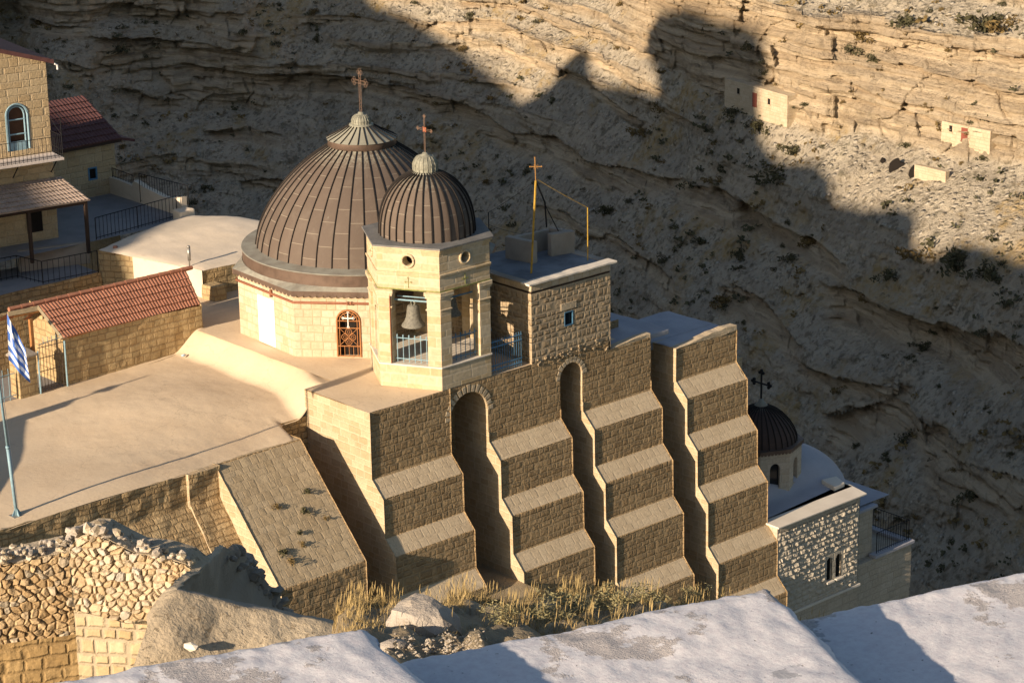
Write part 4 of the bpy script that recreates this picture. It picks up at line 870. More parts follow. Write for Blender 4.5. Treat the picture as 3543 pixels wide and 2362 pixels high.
b = MB(); b.box(x0-.18, y0+.38, 3.30, x0+.2, y1, 3.37); b.build("coping", [m_conc], tower, bevel=0.015, sub=.4, amp=.02); b = MB(); b.box(x1-.2, y0+.38, 3.30, x1+.22, y1, 3.37); b.build("coping", [m_conc], tower, bevel=0.015, sub=.4, amp=.02)
b = MB(); b.box(x0+.2, y0+.38, 3.2, x1-.2, y1, 3.35); b.build("flat_roof", [m_leadblue], tower)
b = MB(); t_ = .045
b.box(hx0, -.01, hz0, hx0+t_, .06, hz1); b.box(hx1-t_, -.01, hz0, hx1, .06, hz1); b.box(hx0+t_, -.01, hz0, hx1-t_, .06, hz0+t_); b.box(hx0+t_, -.01, hz1-t_, hx1-t_, .06, hz1)
wf = b.build("window", [m_bluep], tower); b = MB(); b.poly([(hx0, .09, hz0), (hx1, .09, hz0), (hx1, .09, hz1), (hx0, .09, hz1)]); b.build("pane", [m_glass], wf)
b = MB(); b.box(9.92, -.02, 1.86, 10.78, .1, 2.16); b.build("lintel", [m_ledge], tower, bevel=.015)
# blue grille gate between belfry and tower, with its lobby
b = MB(); y_ = 0.12
for i in range(14): x = 6.25+(7.86-6.25)*i/13; b.tube([(x, y_, .05), (x, y_, 1.46)], .013, 5)
for z in (.18, .36, 1.12, 1.34): b.tube([(6.2, y_, z), (7.9, y_, z)], .026, 5)
tag(b.build("railing", [m_bluep], None, loc=(7, .12, 0)), "dark blue barred railing closing the gap between belfry and tower", "railing")
lb = MB(); lb.box(6.4, 4.3, -.5, 8.4, 4.6, 3.0); lb.build("lobby_wall", [m_tower], tower)
# masonry enclosure and masts on the tower roof
en = thing("roof_enclosure", "low open concrete box on the square tower's flat roof", "concrete box", (11.4, 2.6, 3.35))
b = MB(); b.obox((10.05, 3.45), (10.28, 2.0), .28, 3.34, 4.28); b.build("end_wall", [m_conc], en, bevel=.03, sub=.3, amp=.03)
b = MB(); b.obox((11.55, 2.3), (12.66, 2.05), .3, 3.34, 4.28); b.build("end_wall", [m_conc], en, bevel=.03, sub=.3, amp=.03)
b = MB(); b.obox((12.62, 2.4), (12.5, 3.3), .2, 3.34, 4.26); b.obox((12.3, 3.35), (10.4, 3.5), .2, 3.34, 4.2); b.build("back_wall", [m_conc], en, bevel=.03, sub=.3, amp=.03)
def pole(name, label, cat, pts, r, mat, extra=None):
    b = MB(); b.tube(pts, r, 6)
    o = b.build(name, [mat], None, loc=tuple(pts[0])); return tag(o, label, cat)
j0 = np.array([9.33, 1.08, 3.36]); jt = at(1853.5, 625, 1, 1.05); ct = at(1850.6, 546, 1, 1.05)
ms = thing("roof_mast", "tall yellow steel mast with a small gilt cross on the tower roof", "mast", tuple(j0))
b = MB(); b.tube([j0, jt], .045, 6); b.build("mast_pole", [m_gold], ms)
b = MB(); b.tube([jt, ct], .02, 5); ca = at(1854, 577, 1, 1.05); ax = np.array([.74, -.67, 0])
b.tube([ca-ax*.22, ca+ax*.22], .018, 5)
for s_ in (1, -1):
    for e in (0.7, -0.7): b.tube([ca, ca+ax*.09*s_+np.array([0, 0, .09*e*1.4])], .008, 4)
for q in (ca-ax*.23, ca+ax*.23, ct): b.tube([q-[0, 0, .04], q, q+[0, 0, .04]], [.005, .035, .005], 6)
b.build("gilt_cross", [m_goldc], ms)
b = MB(); b.tube([jt, at(1885, 700, 1, 1.9), at(1891, 785, 1, 2.6)], .035, 5); b.tube([at(1887, 712, 1, 1.9), at(1935, 805, 1, 2.6)], .02, 5); b.build("strut", [m_iron], ms)
p0 = np.array([12.2, .81, 3.36]); p1 = at(2033, 718, 1, .81)
pole("thin_pole", "thin yellow pole at the tower roof's right corner", "pole", [p0, p1], .022, m_gold)
def cable(label, pts, r, mat, sag=.15):
    a_, b_ = [np.array(q, float) for q in pts]; L_ = [a_+(b_-a_)*t-np.array([0, 0, sag*4*t*(1-t)]) for t in np.linspace(0, 1, 14)]
    b = MB(); b.tube(L_, r, 4); return tag(b.build("cable", [mat], None, loc=tuple(L_[0])), label, "cable")
cable("sunlit cable running from the tower mast down to the thin yellow pole", (jt+[0.05, 0, .06], p1), .011, m_gold, .03)
q0 = np.array([8.45, 2.6, 3.36]); q1 = at(1690, 735, 1, 2.5)
pole("thin_pole", "dark thin aerial pole between the belfry dome and tower roof", "pole", [q0, q1], .02, m_iron)
cable("thin dark cable from the tower mast left to the dark aerial pole", (jt, q1), .008, m_iron, .05)
cable("thin dark cable from the aerial pole to the roof enclosure", (q1-[0, 0, .5], (11, 3.4, 4.2)), .008, m_iron, .05)

# ------------------------------------------------------------------ tile roofed shed, gate and pillar along the back of the terrace
shed = thing("tile_roofed_shed", "long low stone shed with a terracotta pantile roof behind the roof terrace", "shed", (-1.6, 14, -0.9))
SY = 13.42
b = MB(); b.poly([(-4.98, SY, -1.3), (1.80, SY, -0.9), (1.80, SY, 0.95), (-4.98, SY, 1.12)]); b.poly([(-4.98, SY, -1.3), (-4.98, SY, 1.12), (-4.98, SY+2.4, 2.1), (-4.98, SY+2.4, -1.3)][::-1]); b.poly([(1.8, SY, -1.3), (1.8, SY+1.4, -1.3), (1.8, SY+1.4, 1.7), (1.8, SY, .95)])
b.build("shed_wall", [m_shed], shed, bevel=0.03, sub=.3, amp=.035, freq=2)
def pantiles(parent, e0, e1, r1, r0, rows, cols, mat, name="tile_roof", drop=0.035, rad=0.035, seg=6):
    # e0-e1 along the eave, r0-r1 along the ridge
    e0, e1, r0, r1 = [np.array(q, float) for q in (e0, e1, r0, r1)]; b = MB(); n = np.cross(e1-e0, r0-e0); n /= np.linalg.norm(n)
    if n[2] < 0: n = -n
    for i in range(rows):
        G = []
        for t, lift in ((i/rows-0.02, drop+.01), ((i+1)/rows, 0.0)):
            row = []
            for j in range(cols*seg+1):
                s_ = j/(cols*seg); a_ = e0+(e1-e0)*s_; c_ = r0+(r1-r0)*s_; q = a_+(c_-a_)*t
                row.append(q+n*(lift+rad*abs(math.sin(math.pi*j/seg))**0.8))
            G.append(row)
        b.poly([G[0][0], G[0][-1], G[0][-1]-n*drop*1.6, G[0][0]-n*drop*1.6][::-1])
        b.grid(G)
    return b.build(name, [mat], parent)
E0, E1, R1_, R0_ = (-5.05, 13.28, 1.10), (1.85, 13.60, 0.95), (2.0, 14.75, 2.12), (-5.28, 14.62, 2.20)
pantiles(shed, E0, E1, R1_, R0_, 5, 46, m_tile)
b = MB(); b.poly([R0_, R1_, (2.3, 16.0, 1.3), (-5.3, 15.9, 1.3)]); b.poly([(-6.5, 14.85, 2.16), R0_, (-5.3, 15.9, 1.5), (-6.5, 15.9, 1.5)]); b.build("back_roof", [m_tile], shed)
rp = MB(); a_, c_ = np.array([-6.5, 14.85, 2.25]), np.array([2.3, 14.8, 2.2]); N = 16
for i in range(N):
    p, q = a_+(c_-a_)*i/N, a_+(c_-a_)*(i+1.08)/N; rp.tube([p, q], [.105, .088], 8)
rp.build("ridge_tiles", [m_tile], shed, smooth=False)
b = MB(); e0_, r0_ = np.array(E0), np.array(R0_)
b.tube([e0_-[.05, 0, .02], r0_-[.05, 0, .02]], .065, 4); b.build("verge_board", [m_fascia], shed)
b = MB(); b.prism([(-6.62, 14.72, 2.02), (-5.32, 14.55, 2.02), (-5.32, 14.55, 2.20), (-6.62, 14.72, 2.20)], (0, .05, 0)); b.build("fascia_board", [m_fascia], shed)
b = MB(); b.tube([(-6.35, 14.75, 1.96), (-5.0, 14.55, 1.96)], .05, 4); b.tube([e0_+[0, .12, -.07], np.array(E1)+[0, .12, -.07]], .05, 4); b.build("eave_beam", [m_wood], shed)
b = MB(); c_ = at(92+30, 1090, 1, 13.5); b.box(-6.22, 13.75, -1.1, -6.08, 13.9, 2.0); b.build("timber_post", [m_wood], shed, bevel=.01)
b = MB(); b.box(-9, 16.2, -1.3, 2.2, 16.5, 1.6); b.build("dark_back_wall", [m_old], shed)
b = MB(); b.poly([(-9, 13.5, -1.02), (-4.95, 13.5, -1.02), (-4.95, 16.4, -1.02), (-9, 16.4, -1.02)]); b.build("porch_floor", [m_floor], shed)
# gate between stone pillar and shed
gate = thing("iron_gate", "tall narrow iron gate with light blue posts beside the tile roofed shed", "gate", (-5.55, 13.4, -1))
b = MB()
gx0, gx1 = -6.22, -5.02
for i in range(8): x = gx0+.1+(gx1-gx0-.2)*i/7; b.tube([(x, 13.36, -.95), (x, 13.36, 1.10)], .012, 4)
for z in (-.85, -.1, .45, .9): b.tube([(gx0, 13.36, z), (gx1, 13.36, z)], .016, 4)
b.build("gate_bars", [plain("gate_grey_iron", (.16, .12, .09), .6)], gate)
for x in (gx0-.02, gx1+.03):
    b = MB(); b.tube([(x, 13.3, -1.0), (x, 13.3, .95 if x > -5.5 else .8)], .035, 6); b.build("gate_post", [m_bluel], gate)
b = MB()
for i in range(5): x = -5.9+.2*i; b.tube([(x, 13.38, 1.0), (x-.03, 13.36, 1.28)], .012, 4)
b.tube([(-6.1, 13.38, 1.02), (-5.05, 13.38, 1.12)], .018, 5); b.build("spikes", [m_bluel], gate)
pil = thing("gate_pillar", "square stone gate pillar with a hipped plaster cap behind the flagpole", "pillar", (-6.7, 13.5, -1))
b = MB(); b.prism([(-7.18, 13.28, -1.1), (-6.33, 13.32, -1.1), (-6.33, 14.0, -1.1), (-7.18, 14.0, -1.1)], (0, 0, 1.75)); b.build("pillar_shaft", [m_shed], pil, bevel=.03, sub=.25, amp=.03)
b = MB(); B_ = [(-7.25, 13.2, .65), (-6.27, 13.24, .65), (-6.27, 14.08, .65), (-7.25, 14.08, .65)]; T_ = [(x, y, .73) for x, y, z in B_]; ap_ = (-6.76, 13.64, 1.12)
b.poly(B_[::-1])
for i in range(4): b.poly([B_[i], B_[(i+1) % 4], T_[(i+1) % 4], T_[i]]); b.poly([T_[i], T_[(i+1) % 4], ap_])
b.build("pillar_cap", [m_conc], pil, bevel=.02)
b = MB(); b.box(-5.05, 13.34, 1.02, -4.8, 13.6, 1.2); b.build("gate_pier_cap", [m_wcap], shed, bevel=.02)
b = MB()
for i in range(7): x = -9.2+.27*i; b.tube([(x, 13.4, -1.1), (x, 13.4, .35)], .014, 4)
for z in (-.8, .1): b.tube([(-9.3, 13.4, z), (-7.3, 13.4, z)], .018, 4)
tag(b.build("railing", [m_bluel], None, loc=(-8.2, 13.4, -1)), "light blue bar railing left of the gate pillar at the frame edge", "railing")
bt = MB(); c_ = at(636, 1233, 2, -.78); bt.tube([c_+[-.09, 0, .05], c_+[.05, .02, .05], c_+[.12, .03, .05], c_+[.15, .04, .05]], [.05, .05, .02, .02], 8)
tag(bt.build("plastic_bottle", [plain("pale_blue_plastic", (.42, .55, .66), .3)], None, smooth=True, loc=tuple(c_)), "pale blue plastic bottle lying on the roof terrace by the shed", "bottle")
hs = MB(); pts = [at(px_, py_, 2, z_) for px_, py_, z_ in ((228, 1333, -1.0), (300, 1322, -.99), (400, 1295, -.96), (480, 1272, -.92), (560, 1245, -.88), (620, 1222, -.84), (655, 1195, -.80), (662, 1160, -.5))]
hs.tube(pts, .014, 5); tag(hs.build("hose", [plain("tan_hose", (.36, .26, .14), .7)], None, loc=tuple(pts[0])), "thin tan hose running along the foot of the shed wall", "hose")

# ------------------------------------------------------------------ flagpole and flag
fp0 = at(58, 1783, 2, -1.06); fptop = fp0 + np.array([-0.42, 0.1, 9.2]); fd = fptop-fp0
fpole = thing("flagpole", "tall light blue flagpole standing on the terrace edge", "flagpole", tuple(fp0))
b = MB(); b.tube([fp0, fp0+fd*.28], .062, 10); b.tube([fp0+fd*.28, fptop], .048, 10); b.tube([fp0+fd*.275, fp0+fd*.285], .075, 10); b.build("pole", [m_bluel], fpole, smooth=True)
b = MB(); b.prism([fp0+np.array([x, y, -.03]) for x, y in ((-.22, -.2), (.22, -.2), (.22, .2), (-.22, .2))], (0, 0, .06)); b.build("base_plate", [m_steel], fpole, bevel=.01)
b = MB()
for an in range(4): dx, dy = math.cos(an*math.pi/2), math.sin(an*math.pi/2); b.prism([fp0+np.array([dx*.05, dy*.05, .03]), fp0+np.array([dx*.2, dy*.2, .03]), fp0+np.array([dx*.05, dy*.05, .3])], (dy*.02+.001, dx*.02+.001, 0))
b.build("base_brackets", [m_bluel], fpole)
b = MB(); b.tube([fp0+fd*.02+[.09, 0, .1], fp0+fd*.62+[.1, 0, 0]], .008, 4); b.build("halyard", [m_whitep], fpole)
def flag_mat():
    M = MT("flag_cloth"); sp = M.n("SeparateXYZ", {0: M.n("UVMap").outputs[0]}); U, V = sp.outputs[0], sp.outputs[1]
    st = M.m('FLOOR', M.m('MULTIPLY', V, 9.0)); wh = M.m('GREATER_THAN', M.m('MODULO', st, 2.0), 0.5)
    can = M.m('MULTIPLY', M.m('LESS_THAN', U, 0.37), M.m('GREATER_THAN', V, 4/9))
    cu = M.m('LESS_THAN', M.m('ABSOLUTE', M.m('SUBTRACT', U, 0.185)), 0.037); cv = M.m('LESS_THAN', M.m('ABSOLUTE', M.m('SUBTRACT', V, 6.5/9)), 0.0555)
    cross = M.m('MAXIMUM', cu, cv); w_ = M.m('ADD', M.m('MULTIPLY', can, cross), M.m('MULTIPLY', M.m('SUBTRACT', 1.0, can), wh))
    M.col(M.mix(w_, (0.075, 0.17, 0.50), (0.78, 0.79, 0.80))); M.b.inputs["Roughness"].default_value = .8; return M.mat
FA, FB = at(24, 1085, 1, fp0[1]+.05), at(30, 1245, 1, fp0[1]+.05)
fl = MB(); nu, nv = 40, 24
def fpt(u, v):
    # hoist hangs along the pole, the fly droops downwards in folds
    h = FB + (FA-FB)*v
    droop = np.array([0.50, -0.36, -0.95])*(1.08*u)*(0.80+0.2*(1-v))
    h = h*(1) + droop + np.array([0, 0, -0.62*u*(v-0.2)])
    fold = 0.085*math.sin(7.5*u+3.2*v+.6)*min(1, u*3)+0.05*math.sin(13*u-4*v)*u
    return h + np.array([0.55, 0.83, 0])*fold
for i in range(nu):
    for j in range(nv):
        u0, u1, v0, v1 = i/nu, (i+1)/nu, j/nv, (j+1)/nv
        fl.poly([fpt(u0, v0), fpt(u1, v0), fpt(u1, v1), fpt(u0, v1)], 0, [(u0, v0), (u1, v0), (u1, v1), (u0, v1)])
tag(fl.build("flag", [flag_mat()], None, smooth=True, loc=tuple(FA)), "blue and white striped flag with a white cross canton drooping from the flagpole", "flag")

# ------------------------------------------------------------------ whitewashed house behind the shed
wh = thing("whitewashed_house", "flat roofed stone house with a domed cream plaster roof behind the shed", "house", (7, 20, -1))
def wz(x, y): return 1.08 + 0.38*math.exp(-((x-9.5)/3.0)**2-((y-22.2)/2.6)**2) + 0.12*math.exp(-((x-6.0)/1.5)**2-((y-23.5)/1.2)**2) + .02*fbm(x, y)
q0_, q1_, q2_, q3_ = np.array([4.75, 17.55]), np.array([12.6, 17.0]), np.array([9.6, 25.9]), np.array([3.3, 23.7])
G = []
for t in np.linspace(0, 1, 40):
    row = []
    for s_ in np.linspace(0, 1, 44):
        p = (q0_*(1-s_)+q1_*s_)*(1-t)+(q3_*(1-s_)+q2_*s_)*t
        ed = min(s_, 1-s_, t, 1-t); row.append((p[0], p[1], wz(*p)-.10*math.exp(-ed*30)))
    G.append(row)
MB().grid(G).build("plaster_roof", [m_white], wh, smooth=True)
b = MB()
st_ = MB(); st_.box(8.9, 25.3, .6, 9.75, 26.0, 1.42); st_.build("parapet_stub", [m_white], wh, bevel=.08, sub=.2, amp=.06)
for A_, B_ in ((q0_, q1_), (q1_, q2_), (q2_, q3_), (np.array([3.3, 23.7]), np.array([4.27, 22.3])), (np.array([4.27, 22.3]), q0_)):
    b.poly([(A_[0], A_[1], -3.5), (B_[0], B_[1], -3.5), (B_[0], B_[1], 1.0), (A_[0], A_[1], 1.0)])
b.build("house_wall", [m_shed], wh, sub=.35, amp=.04, freq=2)
b = MB(); b.poly([(4.20, 22.3, -1.2), (4.68, 17.52, -1.2), (4.68, 17.52, 1.02), (4.20, 22.3, 1.02)]); b.build("rendered_wall", [m_white], wh, sub=.4, amp=.015)
b = MB(); b.box(4.6, 16.6, -1, 5.3, 17.5, .45); b.build("wall_stub", [m_shed], wh, bevel=.04, sub=.3, amp=.05)
b = MB(); c_ = at(656, 920, 2, 1.05); b.tube([c_, c_+[0, 0, .82]], .035, 8); b.tube([c_+[0, 0, .25], c_+[0, 0, .85]], .075, 10); b.tube([c_+[0, 0, .85], c_+[0, 0, .93]], [.085, .06], 10)
tag(b.build("flue_pipe", [m_steel], None, smooth=True, loc=tuple(c_)), "short steel flue pipe at the edge of the domed plaster roof", "chimney")
b = MB(); b.lathe((3.9, 23.2, 1.05), [(0, .14), (.1, .12), (.13, 0), (.13, -.1)], 10); tag(b.build("clay_pot", [m_tile], None, smooth=True, loc=(3.9, 23.2, 1.05)), "small clay pot on the shaded corner of the plaster roof", "pot")

# ------------------------------------------------------------------ courts, houses and railings at the upper left
b = MB(); b.poly([(-14, 23.6, 0), (3.2, 23.6, 0), (3.2, 27, 0), (-14, 27, 0)]); struct(b.build("lower_court", [m_floor], None))
b = MB(); b.poly([(-3, 25.3, .95), (9.5, 25.3, .95), (9.5, 33, .95), (-3, 33, .95)]); struct(b.build("upper_court", [m_floor], None))
b = MB(); b.poly([(-14, 23.6, -6), (3.3, 23.6, -6), (3.3, 23.6, 0), (-14, 23.6, 0)]); tag(b.build("retaining_wall", [m_old], None, sub=.4, amp=.06), "dark rubble retaining wall below the shaded lower court", "wall")
def railing(label, pts, h, step, r=.016, lean=None, low=.1):
    pts = [np.array(p, float) for p in pts]; t = thing("railing", label, "railing", tuple(pts[0])); b = MB(); c = MB(); up = np.array([0, 0, 1.0])
    for p, q in zip(pts, pts[1:]):
        n = max(2, int(np.linalg.norm(q-p)/step))
        for i in range(n+1):
            w_ = p+(q-p)*i/n; (c if i in (0, n) else b).tube([w_, w_+up*h], r*1.5 if i in (0, n) else r*.75, 4)
        c.tube([p+up*h, q+up*h], r*1.3, 4); c.tube([p+up*low, q+up*low], r, 4)
    c.build("frame", [m_iron], t); b.build("bars", [m_iron], t); return t
railing("black bar railing with a jog along the edge of the shaded lower court", [(-4, 25.9, .0), (.05, 25.4, .0), (.35, 23.75, .0), (3.1, 23.5, .0)], 1.05, .27)
railing("long dark railing behind the domed plaster roof, left of the dome", [at(334, 830, 2, .95), at(478, 790, 2, .95), at(613, 752, 2, .95)], 1.05, .22)
b = MB(); b.obox((.6, 26.15), (3.75, 25.2), .28, -.02, 1.0); tag(b.build("court_parapet", [m_conc], None, bevel=.03, sub=.4, amp=.03), "low concrete parapet under the tiled porch", "parapet")
# court wall on the valley side
cw_ = thing("court_wall", "plastered court wall running from the small window house towards the dome", "wall", (9.6, 28, 1))
b = MB(); b.prism([(9.5, 32.3, .5), (9.5, 26.0, .5), (9.5, 26.0, 1.9), (9.5, 26.6, 1.75), (9.5, 27.6, 1.62), (9.5, 29.2, 1.82), (9.5, 30.1, 2.0), (9.5, 30.3, 1.72), (9.5, 32.3, 1.78)], (.3, 0, 0)); b.build("wall_body", [m_white], cw_, sub=.4, amp=.03)
railing("black railing on top of the court wall beside the small window house", [(9.65, 32.2, 1.74), (9.65, 30.35, 1.68)], .5, .14, .014)
railing("tall dark railing in front of the court's valley wall", [at(487, 700, 2, 1.0), at(655, 745, 2, 1.0)], 1.45, .19, .015)
# small house with one blue window and dark red roof
sh = thing("blue_windowed_house", "small stone house with a dark red tiled roof and one small blue window", "house", (8, 33, 1))
b = MB(); x0, x1, y0, y1 = 2.5, 9.94, 32.3, 37
wx0, wx1, wz0, wz1 = 8.33, 8.84, 1.80, 2.44
b.poly([(x0, y0, .6), (wx0, y0, .6), (wx0, y0, 3.6), (x0, y0, 3.6)]); b.poly([(wx1, y0, .6), (x1, y0, .6), (x1, y0, 3.6), (wx1, y0, 3.6)]); b.poly([(wx0, y0, .6), (wx1, y0, .6), (wx1, y0, wz0), (wx0, y0, wz0)]); b.poly([(wx0, y0, wz1), (wx1, y0, wz1), (wx1, y0, 3.6), (wx0, y0, 3.6)])
b.poly([(x1, y0, -4), (x1, y1, -4), (x1, y1, 3.6), (x1, y0, 3.6)]); b.poly([(x0, y1, .6), (x0, y0, .6), (x0, y0, 3.6), (x0, y1, 3.6)]); b.build("house_wall", [m_house], sh)
b = MB(); t_ = .07
for q in ((wx0, wz0, wx0+t_, wz1), (wx1-t_, wz0, wx1, wz1), (wx0+t_, wz0, wx1-t_, wz0+t_), (wx0+t_, wz1-t_, wx1-t_, wz1)): b.box(q[0], y0-.03, q[1], q[2], y0+.05, q[3])
wf = b.build("window", [m_bluep], sh); b = MB(); b.poly([(wx0, y0+.1, wz0), (wx1, y0+.1, wz0), (wx1, y0+.1, wz1), (wx0, y0+.1, wz1)]); b.build("pane", [m_blackhole], wf)
pantiles(sh, (2.4, 31.95, 3.72), (10.15, 31.95, 3.72), (10.15, 35.2, 5.35), (2.4, 35.2, 5.35), 8, 40, m_tiledk, drop=.045, rad=.03)
b = MB(); b.poly([(2.4, 35.2, 5.35), (10.15, 35.2, 5.35), (10.15, 38, 3.9), (2.4, 38, 3.9)]); b.build("back_roof", [m_tiledk], sh)
b = MB(); b.box(2.4, 31.93, 3.52, 10.15, 32.02, 3.70); b.build("eave_board", [m_dkwood], sh)
b = MB(); b.prism([(9.94, 33.0, 3.55), (11.6, 33.0, 3.1), (11.6, 36, 3.1), (9.94, 36, 3.55)], (0, 0, .14)); b.build("side_lean_to", [m_tiledk], sh)
b = MB(); b.prism([(4.9, 32.27, 1.0), (5.6, 32.27, 1.0), (5.6, 32.27, 3.1), (4.9, 32.27, 3.1)], (0, .05, 0)); b.build("blue_door", [m_bluep], sh)
# tall house with balcony at the left edge, turned a little
bh = thing("balcony_house", "tall golden stone house with a blue arched window and an iron balcony", "house", (1, 28, 1))
ca_, sa_ = math.cos(R(-9)), math.sin(R(-9)); K0 = np.array([3.26, 27.0])                 # right front corner; s runs left, t runs back
def hp(s_, t_, z): return np.array([K0[0]-s_*ca_-t_*sa_, K0[1]-s_*sa_*1+t_*ca_, z])
def hpoly(b, L, mi=0): b.poly([hp(*q) for q in L], mi)
ux0, ux1, uzb, uzs, uzt = 1.03, 2.12, 5.30, 6.95, 7.50
b = MB(); Pq = lambda u, z: hp(12-u, 0, z); nr = hp(0, 0, 0)-hp(0, 1, 0)
L_ = 12.0; H_ = 9.95
arch_hole(b, lambda u, z: hp(L_-u, 0, 4.9+z), L_-ux1, L_-ux0, uzb-4.9, uzs-4.9, uzt-4.9, L_, 4.35, 12, 0, .28, 0, nr)
hpoly(b, [(12, 0, 9.25), (0, 0, 9.25), (2.4, 0, 9.95), (12, 0, 12.8)])
hpoly(b, [(12, 0, .9), (0, 0, .9), (0, 0, 4.9), (12, 0, 4.9)]); hpoly(b, [(0, 0, .9), (0, 6, .9), (0, 6, 9.25), (0, 0, 9.25)])
b.build("house_wall", [m_house], bh)
b = MB(); hpoly(b, [(ux1, .26, uzb), (ux0, .26, uzb), (ux0, .26, uzt), (ux1, .26, uzt)]); b.build("brown_pane", [m_brownpane], bh)
b = MB(); cu, ru = (ux0+ux1)/2, (ux1-ux0)/2
for rr, tt, e in ((ru-.03, .06, .02), (ru-.16, .045, .1)):
    b.tube([hp(cu+rr, e, uzb+.05)]+[hp(cu+rr*math.cos(a_), e, uzs+(rr*.98)*math.sin(a_)) for a_ in np.linspace(0, math.pi, 15)]+[hp(cu-rr, e, uzb+.05)], tt, 5)
for z in (6.05, 6.72): b.tube([hp(ux1-.1, .1, z), hp(ux0+.1, .1, z)], .035, 5)
b.prism([hp(ux1-.12, .12, uzb), hp(ux0+.12, .12, uzb), hp(ux0+.12, .12, uzb+.42), hp(ux1-.12, .12, uzb+.42)], nr*.05); b.build("blue_arched_window", [m_bluel], bh)
b = MB(); b.prism([hp(12, 0, 4.90), hp(-.02, 0, 4.90), hp(-.02, -1.35, 4.90), hp(12, -1.35, 4.90)], (0, 0, .12)); b.build("balcony_slab", [plaster("balcony_stone", (.62, .56, .52), (.55, .49, .45))], bh, bevel=.02)
b = MB()
for s_ in (.15, 2.0, 4.0, 6.0): b.tube([hp(s_, -.95, 4.9), hp(s_, -.05, 4.1)], .03, 4)
b.build("balcony_bracket", [m_iron], bh)
ra = MB(); pts = [hp(12, -1.3, 5.02), hp(.02, -1.3, 5.02), hp(.02, 0, 5.02)]
for p, q in zip(pts, pts[1:]):
    n = int(np.linalg.norm(q-p)/.19)
    for i in range(n+1): w_ = p+(q-p)*i/n; ra.tube([w_, w_+[0, 0, 1.0]], .012, 4)
    for z in (.12, .35, 1.0): ra.tube([p+[0, 0, z], q+[0, 0, z]], .014, 4)
ra.tube([pts[1], pts[1]+[0, 0, 1.9]], .02, 4); ra.tube([pts[1]+[0, 0, 1.05], hp(0.1, -.1, 6.75)], .014, 4); ra.tube([pts[1]+[0, 0, 1.9], hp(0.1, -.1, 7.5)], .012, 4)
ra.build("balcony_railing", [m_iron], bh)
b = MB(); b.prism([hp(-.25, -.35, 9.08), hp(2.4, -.35, 9.98), hp(12, -.35, 13.2), hp(12, 6, 13.2), hp(-.25, 6, 9.08)], (0, 0, .001)) if False else None
b.prism([hp(-.28, -.3, 9.12), hp(12.2, -.3, 13.05), hp(12.2, -.3, 13.25), hp(-.28, -.3, 9.32)], hp(0, 6.3, 0)-hp(0, 0, 0)); b.build("roof", [m_tiledk], bh)
b = MB(); b.tube([hp(-.3, -.32, 9.12), hp(-.42, -.32, 9.05), hp(-.42, -.32, 8.85)], .045, 6); b.build("white_downpipe", [m_whitep], bh)
# tiled porch below the balcony
po = thing("tiled_porch", "open porch with a faded pantile roof on dark posts below the balcony", "porch", (2, 25.5, 1))
pe0, pe1 = np.array([3.62, 24.65, 3.12]), np.array([3.62-9*ca_, 24.65-9*sa_, 3.12]); pr1, pr0 = np.array([3.45, 26.75, 3.86]), np.array([3.45-9*ca_, 26.75-9*sa_, 3.86])
pantiles(po, pe1, pe0, pr1, pr0, 6, 52, m_tileold, drop=.04, rad=.035)
b = MB(); b.tube([pe0+[-.1, .1, -.1], pe1+[0, .1, -.1]], .09, 4); b.build("porch_beam", [m_dkwood], po)
for s_ in (0.0, 2.75, 5.6):
    b = MB(); c_ = pe0+(pe1-pe0)*(s_/9)+[-.16, .14, 0]; b.box(c_[0]-.07, c_[1]-.07, .6, c_[0]+.07, c_[1]+.07, 3.0); b.build("porch_post", [m_dkwood], po)
b = MB(); b.prism([hp(1.5, -.02, 1.4), hp(.75, -.02, 1.4), hp(.75, -.02, 2.5), hp(1.5, -.02, 2.5)], nr*.03); b.build("dark_window", [m_blackhole], bh)

# ------------------------------------------------------------------ chapel at the right end
CHY = -2.59
chapel = thing("rusticated_chapel", "pale rough faced stone chapel with twin arched windows right of the last buttress", "chapel", (23, 0, -12))
def rough_face(x0, x1, z0, z1, y, holes, course=.255):
    nx, nz = int((x1-x0)/.035), int((z1-z0)/.035); xs, zs = np.linspace(x0, x1, nx), np.linspace(z0, z1, nz); r2 = random.Random(5)
    X2, Z2 = np.meshgrid(xs, zs); D = np.zeros_like(X2); row = np.floor((Z2-z0)/course).astype(int); fz = (Z2-z0)/course-row
    for k in range(row.max()+1):
        u = x0-r2.random()*.4; m_ = row == k
        while u < x1:
            w_ = r2.uniform(.26, .52); s_ = m_ & (X2 >= u) & (X2 < u+w_); fx = (X2-u)/w_
            e = np.minimum(np.minimum(fx, 1-fx)*w_, np.minimum(fz, 1-fz)*course)
            b_ = r2.choice([.12, .15, .16, .165, .17]); sk = r2.uniform(-.3, .75); s2 = r2.uniform(-.4, .4)
            hh = b_*np.clip((e-.010)/.055, 0, 1)**.8*(1+sk*(fx-.5)*1.6+s2*(fz-.5)*1.6)*(0.75+.45*vfbm(X2*6, Z2*6, 0*X2+k, 3, 7))
            D[s_] = hh[s_]; u += w_
    for (a0, a1, c0, c1) in holes:
        s_ = (X2 > a0-.17) & (X2 < a1+.17) & (Z2 > c0-.12) & (Z2 < c1+.2); D[s_] = .05
    D[:, :4] *= np.linspace(0, 1, 4); D[:, -4:] *= np.linspace(1, 0, 4)
    return xs, zs, D
holes = [(23.56, 23.93, -13.22, -12.09), (24.18, 24.56, -13.22, -12.07)]
xs, zs, D = rough_face(20.28, 25.72, -13.95, -9.95, CHY, holes)
b = MB()
def inhole(x, z):
    for (a0, a1, c0, c1) in holes:
        if a0 < x < a1 and c0 < z < c1-.18: return True
        if math.hypot(x-(a0+a1)/2, z-(c1-.18)) < (a1-a0)/2 and z >= c1-.18: return True
    return False
